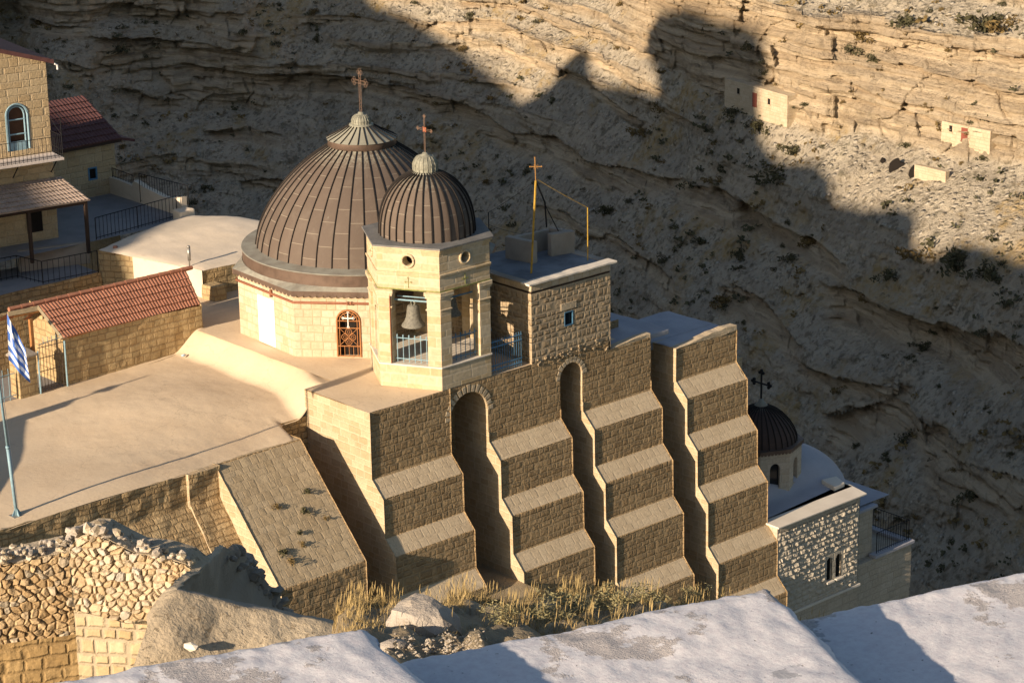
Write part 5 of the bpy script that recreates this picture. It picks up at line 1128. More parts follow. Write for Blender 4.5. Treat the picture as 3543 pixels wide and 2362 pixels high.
for i in range(len(zs)-1):
    for j in range(len(xs)-1):
        if inhole((xs[j]+xs[j+1])/2, (zs[i]+zs[i+1])/2): continue
        b.poly([(xs[j+q], CHY-D[i+p, j+q]*.50, zs[i+p]) for p, q in ((0, 0), (0, 1), (1, 1), (1, 0))])
b.build("rough_front", [m_rust], chapel, smooth=False)
b = MB(); b.poly([(20.25, CHY, -18), (25.75, CHY, -18), (25.75, CHY, -14.0), (20.25, CHY, -14.0)]); b.poly([(20.25, CHY-.01, -9.95), (25.75, CHY-.01, -9.95), (25.75, CHY-.01, -9.66), (20.25, CHY-.01, -9.66)])
b.poly([(25.75, CHY, -18), (25.75, 3, -18), (25.75, 3, -9.7), (25.75, CHY, -9.7)]); b.poly([(20.25, CHY, -18), (20.25, CHY, -9.7), (20.25, 0, -9.7), (20.25, 0, -18)]); b.build("chapel_wall", [m_chap], chapel)
for (a0, a1, c0, c1) in holes:
    b = MB(); b.poly([(a0-.02, CHY+.16, c0-.02), (a1+.02, CHY+.16, c0-.02), (a1+.02, CHY+.16, c1+.02), (a0-.02, CHY+.16, c1+.02)]); wf = b.build("arched_window", [m_glass], chapel)
    b = MB(); cu, ru = (a0+a1)/2, (a1-a0)/2; z_ = c1-.18
    b.tube([(a0+.01, CHY+.06, c0)]+[(cu-ru*math.cos(t), CHY+.06, z_+ru*math.sin(t)) for t in np.linspace(0, math.pi, 9)]+[(a1-.01, CHY+.06, c0)], .035, 5); b.build("window_frame", [m_chap], wf)
    b = MB(); b.box(a0-.06, CHY-.16, c0-.07, a1+.06, CHY+.1, c0); b.build("window_sill", [m_wcap], wf)
b = MB(); b.box(20.2, CHY-.1, -14.06, 25.85, CHY+.1, -13.94); b.build("string_course", [m_wcap], chapel, bevel=.015)
b = MB(); b.prism([(20.18, CHY-.14, -9.68), (26.05, CHY-.14, -9.68), (26.4, -1.2, -9.68), (20.18, -1.68, -9.68)], (0, 0, .08)); b.build("coping", [m_wcap], chapel, bevel=.02)
b = MB(); b.prism([(25.2, -1.55, -9.7), (25.95, -1.5, -9.7), (26.3, -.7, -9.7), (25.5, -.5, -9.7)], (0, 0, .3)); b.build("roof_kerb", [m_wcap], chapel, bevel=.04)
G = []                                                          # barrel vault ending in a half dome
for y in np.linspace(-1.72, 4.8, 30):
    row = []
    for x in np.linspace(20.2, 28.9, 40):
        dd = min(3.38, math.hypot(max(0.0, x-25.6), y-2.4)); zv = -8.5-2.5*(1-math.sqrt(max(0, 1-(dd/3.4)**2))); row.append((x, y, max(zv, -9.6) if x < 26.3 else zv))
    G.append(row)
MB().grid(G).build("vaulted_roof", [m_blue], chapel, smooth=True)
CC = np.array([23.62, 1.55, -9.9]); cd = thing("chapel_dome", "small dark ribbed copper dome with a black budded cross behind the last buttress", "dome", tuple(CC))
CAP = 1.72; ca0 = R(20); CV = [CC+CAP/math.cos(math.pi/8)*np.array([math.cos(ca0+R(22.5+45*k)), math.sin(ca0+R(22.5+45*k)), 0]) for k in range(8)]
b = MB(); CH = 2.32
for k in range(8):
    a_, e_ = CV[k], CV[(k+1) % 8]; L = np.linalg.norm(e_-a_); nr = np.array([(e_-a_)[1], -(e_-a_)[0], 0])/L
    arch_hole(b, lambda u, z: ft(a_, e_, u, z), L/2-.24, L/2+.24, .62, 1.52, 1.80, L, CH, 10, 0, .18, 0, nr)
    q = MB(); q.poly([ft(a_, e_, L/2-.26, .6)-nr*.17, ft(a_, e_, L/2+.26, .6)-nr*.17, ft(a_, e_, L/2+.26, 1.84)-nr*.17, ft(a_, e_, L/2-.26, 1.84)-nr*.17]); q.build("arched_window", [m_glass], cd)
b.build("drum_wall", [m_chap], cd)
b = MB(); RE = CAP/math.cos(math.pi/8)+.1
for k in range(8):
    a_, e_ = [CC+RE*np.array([math.cos(ca0+R(22.5+45*q)), math.sin(ca0+R(22.5+45*q)), 0]) for q in (k, k+1)]; L = np.linalg.norm(e_-a_); N = 9
    for i in range(N):
        u0, u1 = L*i/N, L*(i+1)/N; b.poly([ft(a_, e_, u0, CH+.12), ft(a_, e_, u0, CH)]+[ft(a_, e_, u0+(u1-u0)*(.5-.5*math.cos(math.pi*j/5)), CH-.09*math.sin(math.pi*j/5)) for j in range(1, 5)]+[ft(a_, e_, u1, CH), ft(a_, e_, u1, CH+.12)])
    b.poly([ft(a_, e_, 0, CH+.12), ft(a_, e_, L, CH+.12), CC+np.array([0, 0, CH+.2])])
b.build("scalloped_eaves", [m_skirt], cd)
prs = [(.22, 1.60+CH+.1), (.45, 1.52+CH+.1), (.75, 1.36+CH+.1), (1.05, 1.12+CH+.1), (1.32, .82+CH+.1), (1.52, .5+CH+.1), (1.62, .22+CH+.1), (1.64, .08+CH)]
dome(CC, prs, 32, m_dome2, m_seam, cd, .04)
b = MB(); b.lathe(CC, [(.02, 2.02+CH), (.1, 1.98+CH), (.14, 1.86+CH), (.3, 1.72+CH), (.34, 1.6+CH)], 24); b.build("finial_base", [m_verd], cd, smooth=True)
b = MB(); c_ = CC+[0, 0, CH+1.95]; ax = np.array([0, 1.0, 0]); up = np.array([0, 0, 1.0])
b.tube([c_, c_+up*1.25], .045, 6); b.tube([c_+up*.78-ax*.42, c_+up*.78+ax*.42], .045, 6)
for q, e, f_ in ((c_+up*1.28, up, ax), (c_+up*.78-ax*.44, -ax, up), (c_+up*.78+ax*.44, ax, up)):
    for w_ in (q+e*.1, q+f_*.1, q-f_*.1): b.tube([w_-[.035, 0, 0], w_+[.035, 0, 0]], .075, 8)
b.build("budded_cross", [m_iron], cd)
# link block and railed terrace to the right of the chapel
lk = thing("link_block", "narrow pale block with a dark slit window right of the chapel front", "building", (26.5, 0, -14))
b = MB(); b.box(25.76, -1.9, -18, 27.5, 2.5, -10.95); b.build("block_wall", [m_chap], lk, sub=.4, amp=.02)
b = MB(); b.box(25.7, -2.0, -10.95, 27.75, 2.6, -10.82); b.build("roof_slab", [m_blue], lk, bevel=.02)
b = MB(); b.box(26.0, -1.93, -13.2, 26.32, -1.85, -11.9); b.build("slit_window", [m_blackhole], lk)
tr = thing("railed_terrace", "small walled terrace with black railings at the church's far right end", "terrace", (28.5, 0, -14))
b = MB(); b.box(25.76, -2.3, -24, 29.9, 4.5, -13.25); b.build("terrace_wall", [m_chap], tr, sub=.5, amp=.03)
b = MB(); b.box(27.2, -2.42, -13.25, 30.0, -2.0, -13.1); b.box(29.6, -2.0, -13.25, 30.0, 4.5, -13.1); b.build("coping", [m_blue], tr, bevel=.02)
railing("black bar railing along two sides of the far right terrace", [(27.5, -2.2, -13.1), (29.8, -2.2, -13.1), (29.8, 4.2, -13.1)], 1.0, .15, .014)

# ------------------------------------------------------------------ the monastery's own side of the gorge (mostly outside the picture; it throws the long shadow)
RIDGE = [(-60, -30), (-20, -6), (4, 4), (10, 15), (14, 22), (15.9, 24.6), (16.4, 26.9), (17.5, 27.5), (19.2, 28.0), (20.5, 28.6), (22.5, 29.4), (24, 31.2), (40.1, 32.2), (45, 32.1), (48.2, 32.4), (51.2, 32.7), (53.4, 32.4), (56, 30.3), (59.1, 31.1), (60.6, 34.1), (63, 34.5), (67.8, 33.4), (73, 33.4), (74.4, 35.7), (77.7, 37), (84.2, 36.3), (88.3, 38.2), (90, 41), (109.5, 40.9), (116.7, 41.2), (122, 40.8), (124.9, 42.8), (126.1, 44.6), (128.7, 44.9), (130.9, 41.3), (132, 38.4), (135, 36.4), (140.5, 38.3), (148.5, 41.1), (154, 42.6), (160.5, 44.6), (166.3, 45.2), (173, 48.7), (190, 58), (260, 70)]
b = MB()
for (y0, z0), (y1, z1) in zip(RIDGE, RIDGE[1:]):
    n = max(1, int((y1-y0)/3))
    for i in range(n):
        ya, yb = y0+(y1-y0)*i/n, y0+(y1-y0)*(i+1)/n; za, zb = z0+(z1-z0)*i/n, z0+(z1-z0)*(i+1)/n
        b.poly([(-75, ya, -60), (-75, yb, -60), (-75, yb, zb), (-75, ya, za)][::-1]); b.poly([(-75, ya, za), (-75, yb, zb), (-100, yb, zb-5), (-100, ya, za-5)][::-1]); b.poly([(-100, ya, za-5), (-100, yb, zb-5), (-105, yb, -60), (-105, ya, -60)][::-1])
struct(b.build("cliff", [m_hill], None))
wt = MB(); wt.prism([(-76, 90.1, 30), (-76, 107.6, 30), (-88, 107.6, 30), (-88, 90.1, 30)], (0, 0, 12)); wt.prism([(-76, y, z) for y, z in ((89.9, 41), (107.4, 41), (107.7, 44.6), (109, 46.6), (112.3, 48.4), (113, 49.2), (112.5, 50.9), (105.9, 52.1), (102.5, 51.8), (100.3, 51.1), (95.3, 51.2), (92.5, 50.2), (90.1, 48.5))], (-9, 0, 0))
tag(wt.build("watchtower", [m_tower], None, loc=(-80, 104, 30)), "big square stone watchtower on the ridge, known here only by its shadow", "tower")
nb = thing("neighbour_roof_house", "stone house at the terrace's left end that throws a shadow across the plaster", "house", (-21, 4, -1))
b = MB(); b.prism([(-18.8, y, z) for y, z in ((0.5, -8), (10.6, -8), (10.6, 3.35), (10.1, 3.05), (10.3, 2.35), (8.5, 1.9), (6.8, 1.55), (4.9, 1.0), (2.9, .3), (0.5, -0.1))], (-4, 0, 0)); b.build("house_wall", [m_old], nb)
b = MB(); b.tube([(-18.9, 10.45, 3.3), (-18.9, 10.47, 4.5)], .05, 6); b.tube([(-18.9, 10.42, 3.72), (-18.9, 10.5, 3.98)], [.28, .16], 8); b.build("roof_pole", [m_iron], nb)
G = []
for x in np.linspace(-76, 100, 70):
    row = []
    for y in np.linspace(-30, 240, 60):
        z = np.interp(x, [-76, -20, 0, 32, 100], [18 if y > 14 else -6, -7, -20, -30, -115]); row.append((x, y, z+1.2*fbm(x/9, y/9)-(12 if y > 40 else 0)*float(sst(np.array(x), -40, 0))))
    G.append(row)
struct(MB().grid([list(r) for r in zip(*G)]).build("slope", [m_hill], None, smooth=True))

# ------------------------------------------------------------------ foreground: ground lip, white stepped parapet, rubble walls
def gz(az, r):
    z = 23.35-.36*(r-16) if r < 19.2 else 22.2-.36*.0-(r-19.2)*1.05
    if r < 16: z = 23.35+.22*(16-r)
    z -= 2.3*(1-float(sst(np.array(az), 35.4, 37.2))); z += -.28*float(sst(np.array(az), 46.5, 48.5))
    return z + 0.10*fbm(az*1.1, r*.9, 3)+.05*fbm(az*4, r*3, 9)
def gp(az, r): return np.array([CAM[0]+r*math.sin(R(az)), CAM[1]+r*math.cos(R(az)), gz(az, r)])
G = [[tuple(gp(az, r)) for az in np.linspace(24, 60, 150)] for r in list(np.linspace(8, 15, 8))+list(np.linspace(15.3, 21, 50))+list(np.linspace(22, 48, 14))]
struct(MB().grid(G[::-1]).build("ground", [m_ground], None, smooth=True))
ZL = 26.15
def slab(name, label, corners, z, depth, nx=110, ny=70):
    A_, B_, C_, D_ = [at(px_, py_, 2, z) for px_, py_ in corners]; b = MB(); G = []
    for t in np.concatenate([np.linspace(0, .05, 8), np.linspace(.06, 1, ny)]):
        row = []
        for s_ in np.concatenate([np.linspace(0, .035, 7), np.linspace(.045, .955, nx), np.linspace(.965, 1, 7)]):
            p = (A_*(1-s_)+B_*s_)*(1-t)+(D_*(1-s_)+C_*s_)*t
            wx = np.linalg.norm(B_-A_); wy = np.linalg.norm(D_-A_); e = min(s_*wx, (1-s_)*wx, t*wy)
            zz_ = z - .055*math.exp(-e/.03)+.012*fbm(p[0]*1.7, p[1]*1.7)+.006*fbm(p[0]*7, p[1]*7)
            k = math.exp(-e/.05); q = p[:2]+np.array([fbm(p[0]*3, p[1]*3, 5), fbm(p[0]*3, p[1]*3, 8)])*.03*k+np.array([fbm(p[0]*14, p[1]*14, 5), fbm(p[0]*14, p[1]*14, 8)])*.012*k
            row.append((q[0], q[1], zz_))
        G.append(row)
    b.grid(G[::-1])
    rim = [G[0][j] for j in range(len(G[0]))]+[G[i][-1] for i in range(1, len(G))]; lf = [G[i][0] for i in range(len(G)-1, -1, -1)]
    for L_ in (rim, lf):
        for p, q in zip(L_, L_[1:]): b.poly([p, q, (q[0], q[1], z-depth), (p[0], p[1], z-depth)][::-1])
    return tag(b.build(name, [m_para], None, smooth=True, loc=tuple((A_+B_)/2)), label, "parapet", "stepped white parapet in the foreground")
slab("stepped_parapet", "highest step of the white plastered parapet, at bottom left centre", [(-300, 2424), (1256, 2139), (2425, 3200), (-300, 3200)], ZL, 2.4)
slab("stepped_parapet", "middle step of the white plastered parapet, with the long left shadow", [(1000, 2349), (2660, 2006), (3900, 3200), (1000, 3200)], ZL-.27, 2.2)
slab("stepped_parapet", "lowest step of the white plastered parapet, at the bottom right", [(2560, 2168), (4000, 1862), (4000, 3200), (2560, 3200)], ZL-.53, 2.0)

def on_plane(px_, py_, P0, az):                                  # vertical plane through P0 running along azimuth az
    n = np.array([math.cos(R(az)), -math.sin(R(az)), 0]); d = ray(px_, py_); return CAM+d*(((P0-CAM)@n)/(d@n))
def in_poly(x, y, P):
    c_ = np.zeros(x.shape, bool); j = len(P)-1
    for i in range(len(P)):
        xi, yi = P[i]; xj, yj = P[j]; k = ((yi > y) != (yj > y)) & (x < (xj-xi)*(y-yi)/(yj-yi+1e-12)+xi); c_ ^= k; j = i
    return c_
def stone_wall(name, poly_px, P0, az, size, relief, mat, parent, res=.014, aspect=1.25, seed=1, thick=.5, gap=.012):
    n = np.array([math.cos(R(az)), -math.sin(R(az)), 0]); n = n if n @ (CAM-P0) > 0 else -n; e = np.array([math.sin(R(az)), math.cos(R(az)), 0])
    W3 = [on_plane(px_, py_, P0, az) for px_, py_ in poly_px]; uv = [((q-P0)@e, q[2]) for q in W3]
    u0, u1 = min(q[0] for q in uv), max(q[0] for q in uv); z0, z1 = min(q[1] for q in uv), max(q[1] for q in uv)
    U, Zg = np.meshgrid(np.arange(u0, u1+res, res), np.arange(z0, z1+res, res)); r2 = np.random.default_rng(seed)
    gx = np.arange(u0-size*2, u1+size*2, size*aspect); gy = np.arange(z0-size*2, z1+size*2, size); S2 = []
    for i, y in enumerate(gy):
        for x in gx: S2.append((x+(i % 2)*size*.6+r2.uniform(-.42, .42)*size*aspect, y+r2.uniform(-.38, .38)*size, r2.uniform(.55, 1.0), r2.uniform(-.6, .6), r2.uniform(-.6, .6)))
    S2 = np.array(S2); wu = U+.02*vn(U*9, Zg*9, 0*U, 3); wz_ = Zg+.02*vn(U*9, Zg*9, 0*U+5, 3)
    d1 = np.full(U.shape, 9.); d2 = d1.copy(); hh = np.zeros(U.shape); ton = np.zeros(U.shape)
    for sx, sy, sh, tx, ty in S2:
        dd = np.hypot((wu-sx)/aspect, wz_-sy); m_ = dd < d1; d2 = np.where(m_, d1, np.minimum(d2, dd)); d1 = np.where(m_, dd, d1)
        ton = np.where(m_, sh*7.31 % 1, ton) if sx is not S2[0][0] else ton; hh = np.where(m_, sh*(1+tx*(wu-sx)/size+ty*(wz_-sy)/size), hh)
    edge = np.clip((d2-d1-gap*.7)/(size*.15), 0, 1)
    Dp = relief*(edge**.65)*hh*(.8+.3*vfbm(U*9, Zg*9, 0*U, 3, seed))-.02
    ok = in_poly(U, Zg, uv); b = MB(); idx = {}
    Pt = P0[None, None, :]*np.array([1, 1, 0])+e*U[..., None]+n*Dp[..., None]+np.array([0, 0, 1])*Zg[..., None]
    for i in range(U.shape[0]-1):
        for j in range(U.shape[1]-1):
            if ok[i, j] and ok[i+1, j+1] and ok[i, j+1] and ok[i+1, j]: b.poly([Pt[i, j], Pt[i, j+1], Pt[i+1, j+1], Pt[i+1, j]], 0, [(float(ton[i, j]), float(edge[i, j]))]*4)
    o = b.build(name, [mat], parent, smooth=False)
    k = MB(); k.prism([q-n*.02 for q in W3], -n*thick); k.build("wall_core", [m_mortar], parent); return o
def rubble_mat(name, c1, c2, c3):
    M = MT(name); sp = M.n("SeparateXYZ", {0: M.n("UVMap").outputs[0]}); t = sp.outputs[0]; o = M.obj(); f_ = M.noise(o, 14, 5, .65)
    c = M.mix(M.sm(t, .1, .6), c1, c2); c = M.mix(M.sm(t, .72, .95), c, c3); c = M.mix(M.sm(f_, .45, .75, 0, .5), c, tuple(x*.55 for x in c2))
    c = M.mix(M.sm(sp.outputs[1], .0, .35, .6, 0), c, (.16, .115, .065)); M.col(c); M.nor(M.bump(f_, .018)); return M.mat
m_rw1 = rubble_mat("golden_rubble", (0.54, 0.40, 0.23), (0.42, 0.29, 0.15), (0.50, 0.43, 0.32)); m_rw2 = rubble_mat("pale_rubble", (0.60, 0.50, 0.35), (0.48, 0.36, 0.215), (0.52, 0.47, 0.39))
m_base1 = masonry("golden_coursed_base", (0.50, 0.35, 0.165), (0.40, 0.265, 0.115), (0.30, 0.20, 0.09), .30, .17, .02, 1.2, .02, .02, .5, .6, dark=.2, seed=61)
m_base2 = masonry("pale_block_base", (0.60, 0.49, 0.32), (0.50, 0.365, 0.195), (0.40, 0.33, 0.235), .22, .17, .022, 1.0, .025, .014, .3, .8, seed=67)
rw = thing("rubble_wall", "tumbledown dry rubble wall with loose stones on top, in the near left corner", "rubble wall", tuple(far(255, 2113, 30)))
PC = far(255, 2113, 30.0)
stone_wall("golden_rubble_face", [(-150, 1985), (-40, 1955), (60, 1945), (150, 1925), (238, 1905), (264, 2196), (150, 2212), (-150, 2252)], PC, 114, .088, .06, m_rw1, rw, res=.011, seed=3)
def flat_face(name, L_, P0, az, mat, push):
    n = np.array([math.cos(R(az)), -math.sin(R(az)), 0]); n = n if n @ (CAM-P0) > 0 else -n
    b = MB(); b.poly([on_plane(x, y, P0, az)+n*push for x, y in L_][::-1]); return b.build(name, [mat], rw, sub=.12, amp=.012, freq=7)
flat_face("coursed_base", [(-150, 2245), (264, 2188), (285, 2520), (-150, 2520)], PC, 114, m_base1, .035)
AZ2 = 139
stone_wall("pale_rubble_face", [(236, 1900), (268, 1862), (300, 1848), (345, 1850), (400, 1880), (470, 1915), (560, 1925), (640, 1950), (690, 1990), (640, 2080), (560, 2140), (440, 2155), (262, 2112)], PC, AZ2, .085, .06, m_rw2, rw, res=.011, seed=6)
flat_face("pale_block_base", [(258, 2106), (440, 2150), (570, 2160), (700, 2260), (560, 2460), (290, 2520)], PC, AZ2, m_base2, .03)
def stone_mesh(b, c, s_, seed, mi=0, flat=.65):
    r2 = random.Random(seed); t = (1+5**.5)/2; V_ = []
    bm = bmesh.new(); bmesh.ops.create_icosphere(bm, subdivisions=1 if s_ < .3 else 3, radius=1)
    ax_ = Vector((r2.uniform(.7, 1.3), r2.uniform(.6, 1.1), r2.uniform(.5, .9)*flat/.65)); rot = Matrix.Rotation(r2.uniform(0, 6.28), 3, 'Z') @ Matrix.Rotation(r2.uniform(-.5, .5), 3, 'X')
    pl_ = [(Vector((r2.gauss(0, 1), r2.gauss(0, 1), r2.gauss(0, 1))).normalized(), r2.uniform(.55, .85)) for _ in range(6)]
    co = {}
    for v_ in bm.verts:
        q = v_.co.copy()
        for n_, d_ in pl_:
            k = q.dot(n_)
            if k > d_: q -= n_*(k-d_)
        q *= 1+.14*mn.noise(q*2.1+Vector((seed, 0, 0)))
        q = rot @ Vector((q.x*ax_.x, q.y*ax_.y, q.z*ax_.z)); co[v_.index] = np.array(c)+np.array(q)*s_
    for f_ in bm.faces: b.poly([co[v_.index] for v_ in f_.verts], mi)
    bm.free()
b = MB(); k = 0
for (xa, ya, xb, yb, n_, s0, s1) in ((-100, 1935, 240, 1885, 95, .035, .075), (236, 1862, 350, 1838, 34, .05, .11), (345, 1845, 690, 1955, 95, .04, .085)):
    for i in range(n_):
        t = random.random(); px_, py_ = xa+(xb-xa)*t+random.gauss(0, 6), ya+(yb-ya)*t+random.uniform(-26, 22); k += 1
        q = on_plane(px_, py_, PC, 114 if xb < 250 else AZ2); q = q+ray(px_, py_)*random.uniform(-.05, .55); stone_mesh(b, q, random.uniform(s0, s1), k, random.randint(0, 1))
o = b.build("loose_stones", [m_rubblegrey, m_rw2], rw); o["kind"] = "stuff"
# mortar capped wall hump between the rubble wall and the sloping buttress
hv = {'a': (500, 2130, 27.9), 'b': (612, 2037, 28.0), 'n': (580, 2025, 28.25), 'm': (690, 1938, 29.9), 'c': (718, 1950, 29.7), 'd': (781, 1889, 31.2), 'd0': (765, 1884, 31.4), 'i': (1165, 2152, 28.2), 'j': (1140, 2260, 27.9), 'k': (689, 2330, 27.5), 'l': (505, 2165, 27.65), 'l2': (600, 2235, 27.5), 'x1': (760, 2070, 28.05), 'x2': (930, 2108, 28.1), 'lo': (450, 2330, 27.4),
      'B': (612, 2041, 28.5), 'X1': (760, 2074, 31.3), 'X2': (880, 2104, 32.2), 'e': (862, 1925, 32.3), 'f': (884, 1985, 32.5), 'g': (940, 2024, 32.8), 'h': (978, 2112, 33.0), 'G0': (860, 2600, 33.0)}
HVt = {k_: far(*v_) for k_, v_ in hv.items()}
b = MB()
def hq(*ks, mi=0): b.poly([HVt[k_] for k_ in ks], mi)
hq('a', 'b', 'n'); hq('n', 'b', 'c', 'm'); hq('m', 'c', 'd', 'd0'); hq('a', 'l', 'l2', 'x1', 'b'); hq('x1', 'l2', 'k', 'j', 'x2'); hq('x2', 'j', 'i'); hq('l', 'lo', 'k', 'l2')
hq('b', 'B', 'X1', 'c', mi=1); hq('c', 'X1', 'e', 'd', mi=1); hq('X1', 'X2', 'f', 'e', mi=1); hq('X2', 'h', 'g', 'f', mi=1); hq('b', 'x1', 'X1', 'B', mi=1); hq('x1', 'x2', 'X2', 'X1', mi=1); hq('x2', 'i', 'h', 'X2', mi=1)
hump = b.build("mortar_capped_wall", [m_mortar, m_conc], None, loc=tuple(HVt['b']))
me = hump.data; bm = bmesh.new(); bm.from_mesh(me)
bmesh.ops.triangulate(bm, faces=bm.faces[:])
for _ in range(6):
    es = [e for e in bm.edges if e.calc_length() > .09]
    if not es or len(bm.verts) > 30000: break
    bmesh.ops.subdivide_edges(bm, edges=es, cuts=1)
    bmesh.ops.triangulate(bm, faces=bm.faces[:])
bmesh.ops.smooth_vert(bm, verts=bm.verts, factor=.5, use_axis_x=True, use_axis_y=True, use_axis_z=True); bmesh.ops.recalc_face_normals(bm, faces=bm.faces)
for v_ in bm.verts:
    p = v_.co; v_.co += Vector((mn.noise(p*3), mn.noise(p*3+Vector((9, 0, 0))), mn.noise(p*3+Vector((0, 9, 0)))))*.035 + Vector((0, 0, mn.noise(p*11)*.012))
for f_ in bm.faces: f_.smooth = True
bm.to_mesh(me); bm.free()
tag(hump, "hump of old mortar capping on a ruined wall below the sloping buttress", "ruined wall")
b = MB(); kk = 0
for i in range(46):
    t = random.random(); p0, p1 = [(HVt['d'], HVt['e']), (HVt['e'], HVt['f']), (HVt['f'], HVt['g']), (HVt['g'], HVt['h'])][random.randint(0, 3)]
    kk += 1; stone_mesh(b, p0+(p1-p0)*t+np.array([random.gauss(0, .05), random.gauss(0, .05), random.uniform(-.25, 0)]), random.uniform(.07, .16), 500+kk)
o = b.build("edge_stones", [m_conc], hump); o["kind"] = "stuff"
b = MB(); stone_mesh(b, far(660, 2235, 27.45), .10, 77, 0); b.build("white_stone", [m_wcap], hump)

def ground_at(px_, py_):
    d = ray(px_, py_); az = math.degrees(math.atan2(d[0], d[1])); hl = math.hypot(d[0], d[1])
    for r in np.arange(12, 30, .05):
        if CAM[2]+d[2]/hl*r <= gz(az, r): return gp(az, r)
    return gp(az, 19)
b = MB(); c_ = ground_at(1470, 2195); stone_mesh(b, c_+[0, 0, .04], .34, 21, 0, .5)
tag(b.build("boulder", [m_rubblegrey], None, sub=.06, amp=.012, freq=9, loc=tuple(c_)), "big pale boulder lying in the dry grass behind the parapet", "boulder")
b = MB(); c_ = ground_at(1355, 2240); stone_mesh(b, c_, .17, 24, 0, .4)
tag(b.build("boulder", [m_rubblegrey], None, smooth=True, loc=tuple(c_)), "small grey boulder left of the gravel behind the parapet", "boulder")
b = MB()
for i in range(1100):
    px_, py_ = random.gauss(1520, 95), random.gauss(2238, 20)
    if px_ < 1330: continue
    az = math.degrees(math.atan2(*(ray(px_, py_)[:2]))); stone_mesh(b, ground_at(px_, py_), random.uniform(.005, .015), i, random.randint(0, 1))
o = b.build("gravel", [m_rubblegrey, m_rw2], None); o["kind"] = "stuff"
# dry grass
b = MB(); r2 = random.Random(3)
def blade(p, h, lean, az, w_, mi=0):
    a_ = np.array([math.cos(az), math.sin(az), 0]); s_ = np.array([-a_[1], a_[0], 0])*w_
    q1, q2 = p+np.array([0, 0, h*.55])+a_*lean*h*.25, p+np.array([0, 0, h*(1-.25*lean)])+a_*lean*h*.8
    b.poly([p-s_, p+s_, q1+s_*.7, q1-s_*.7], mi); b.poly([q1-s_*.7, q1+s_*.7, q2], mi)
def dens(px_):
    return np.interp(px_, [1090, 1180, 1400, 1800, 2050, 2300, 2640, 2700, 2800, 3000, 3120], [.1, .7, .9, 1, 1, .7, .45, .6, .7, .5, .05])
n_ = 0
while n_ < 19000:
    px_ = r2.uniform(1080, 3120)
    if r2.random() > dens(px_): continue
    az = math.degrees(math.atan2(*(ray(px_, 2100)[:2]))); r_ = r2.uniform(16.2, 19.9) if r2.random() < .6 else r2.gauss(19.0, .4)
    if mn.noise(Vector((az*2.2, r_*1.6, 0))) < -.02: continue
    if 1340 < px_ < 1720 and r_ < 18.2 and r2.random() < .85: continue
    p = gp(az, r_); h = r2.uniform(.02, .085) if r2.random() < .92 else r2.uniform(.11, .2)
    b_tall = h > .11
    blade(p, h, r2.uniform(.2, 1.5), r2.uniform(-1.6, 2.2), r2.uniform(.0012, .0028), 0 if r2.random() < .7 else 1)
    if b_tall and r2.random() < .4:
        q = p+np.array([math.cos(.4), math.sin(.4), 0])*.1*h+np.array([0, 0, h*.9]); b.tube([q-[0, 0, .03], q, q+[.01, 0, .05]], [.0012, .0042, .001], 4)
    n_ += 1
o = b.build("dry_grass", [m_dry, m_scrubdry], None, weld=False); o["kind"] = "stuff"
# scrub plants
def bush_mesh(name, seed, n_, mat, leaf=.10, flat=.7, twig=True):
    r3 = random.Random(seed); b = MB(); cl = [(Vector((r3.gauss(0, .34), r3.gauss(0, .34), r3.uniform(.15, .75)*flat)), r3.uniform(.22, .42)) for _ in range(9)]
    for i in range(n_):
        c_, rr = r3.choice(cl); v_ = Vector((r3.gauss(0, 1), r3.gauss(0, 1), r3.gauss(0, .8))).normalized()*rr*r3.random()**.4; p = c_+v_
        if p.z < 0: p.z = abs(p.z)*.3
        d1 = Vector((r3.gauss(0, 1), r3.gauss(0, 1), r3.gauss(0, 1))).normalized(); d2 = d1.cross(Vector((r3.gauss(0, 1), r3.gauss(0, 1), r3.gauss(0, 1)))).normalized(); L = leaf*r3.uniform(.6, 1.4)
        b.poly([p-d1*L, p+d2*L*.4, p+d1*L, p-d2*L*.4])
    if twig:
        for c_, rr in cl[:5]: b.tube([(0, 0, -.1), c_*.5, c_], [.03, .02, .01], 4)
    me = b.build(name, [mat], None, weld=False); m_ = me.data; bpy.data.objects.remove(me); return m_
SB_N = np.array([0, -3.86, 3.79]); SB_N /= np.linalg.norm(SB_N)
tm = bush_mesh("weed_tuft", 5, 150, m_scrubdry, .16, .8, False); tm2 = bush_mesh("weed_tuft", 6, 150, m_scrub, .16, .7, False)
for i, (px_, py_, s_) in enumerate(((1905, 2140, .26), (2010, 2118, .30), (2120, 2105, .24), (2240, 2090, .22), (2400, 2072, .18), (1760, 2150, .2))):
    c_ = ground_at(px_, py_); o = bpy.data.objects.new("scrub_plant", bush_mesh("scrub_plant", 60+i, 420, plain("olive_scrub_%d" % i, (.30, .265, .135), .9, 0, .4) if i == 0 else bpy.data.materials["olive_scrub_0"], .07, .9)); COL.objects.link(o); o.location = tuple(c_); o.scale = (s_*1.05, s_*1.05, s_*.62)
    tag(o, "low olive scrub plant among the dry grass behind the middle parapet step", "scrub", "olive scrub plants in the dry grass")
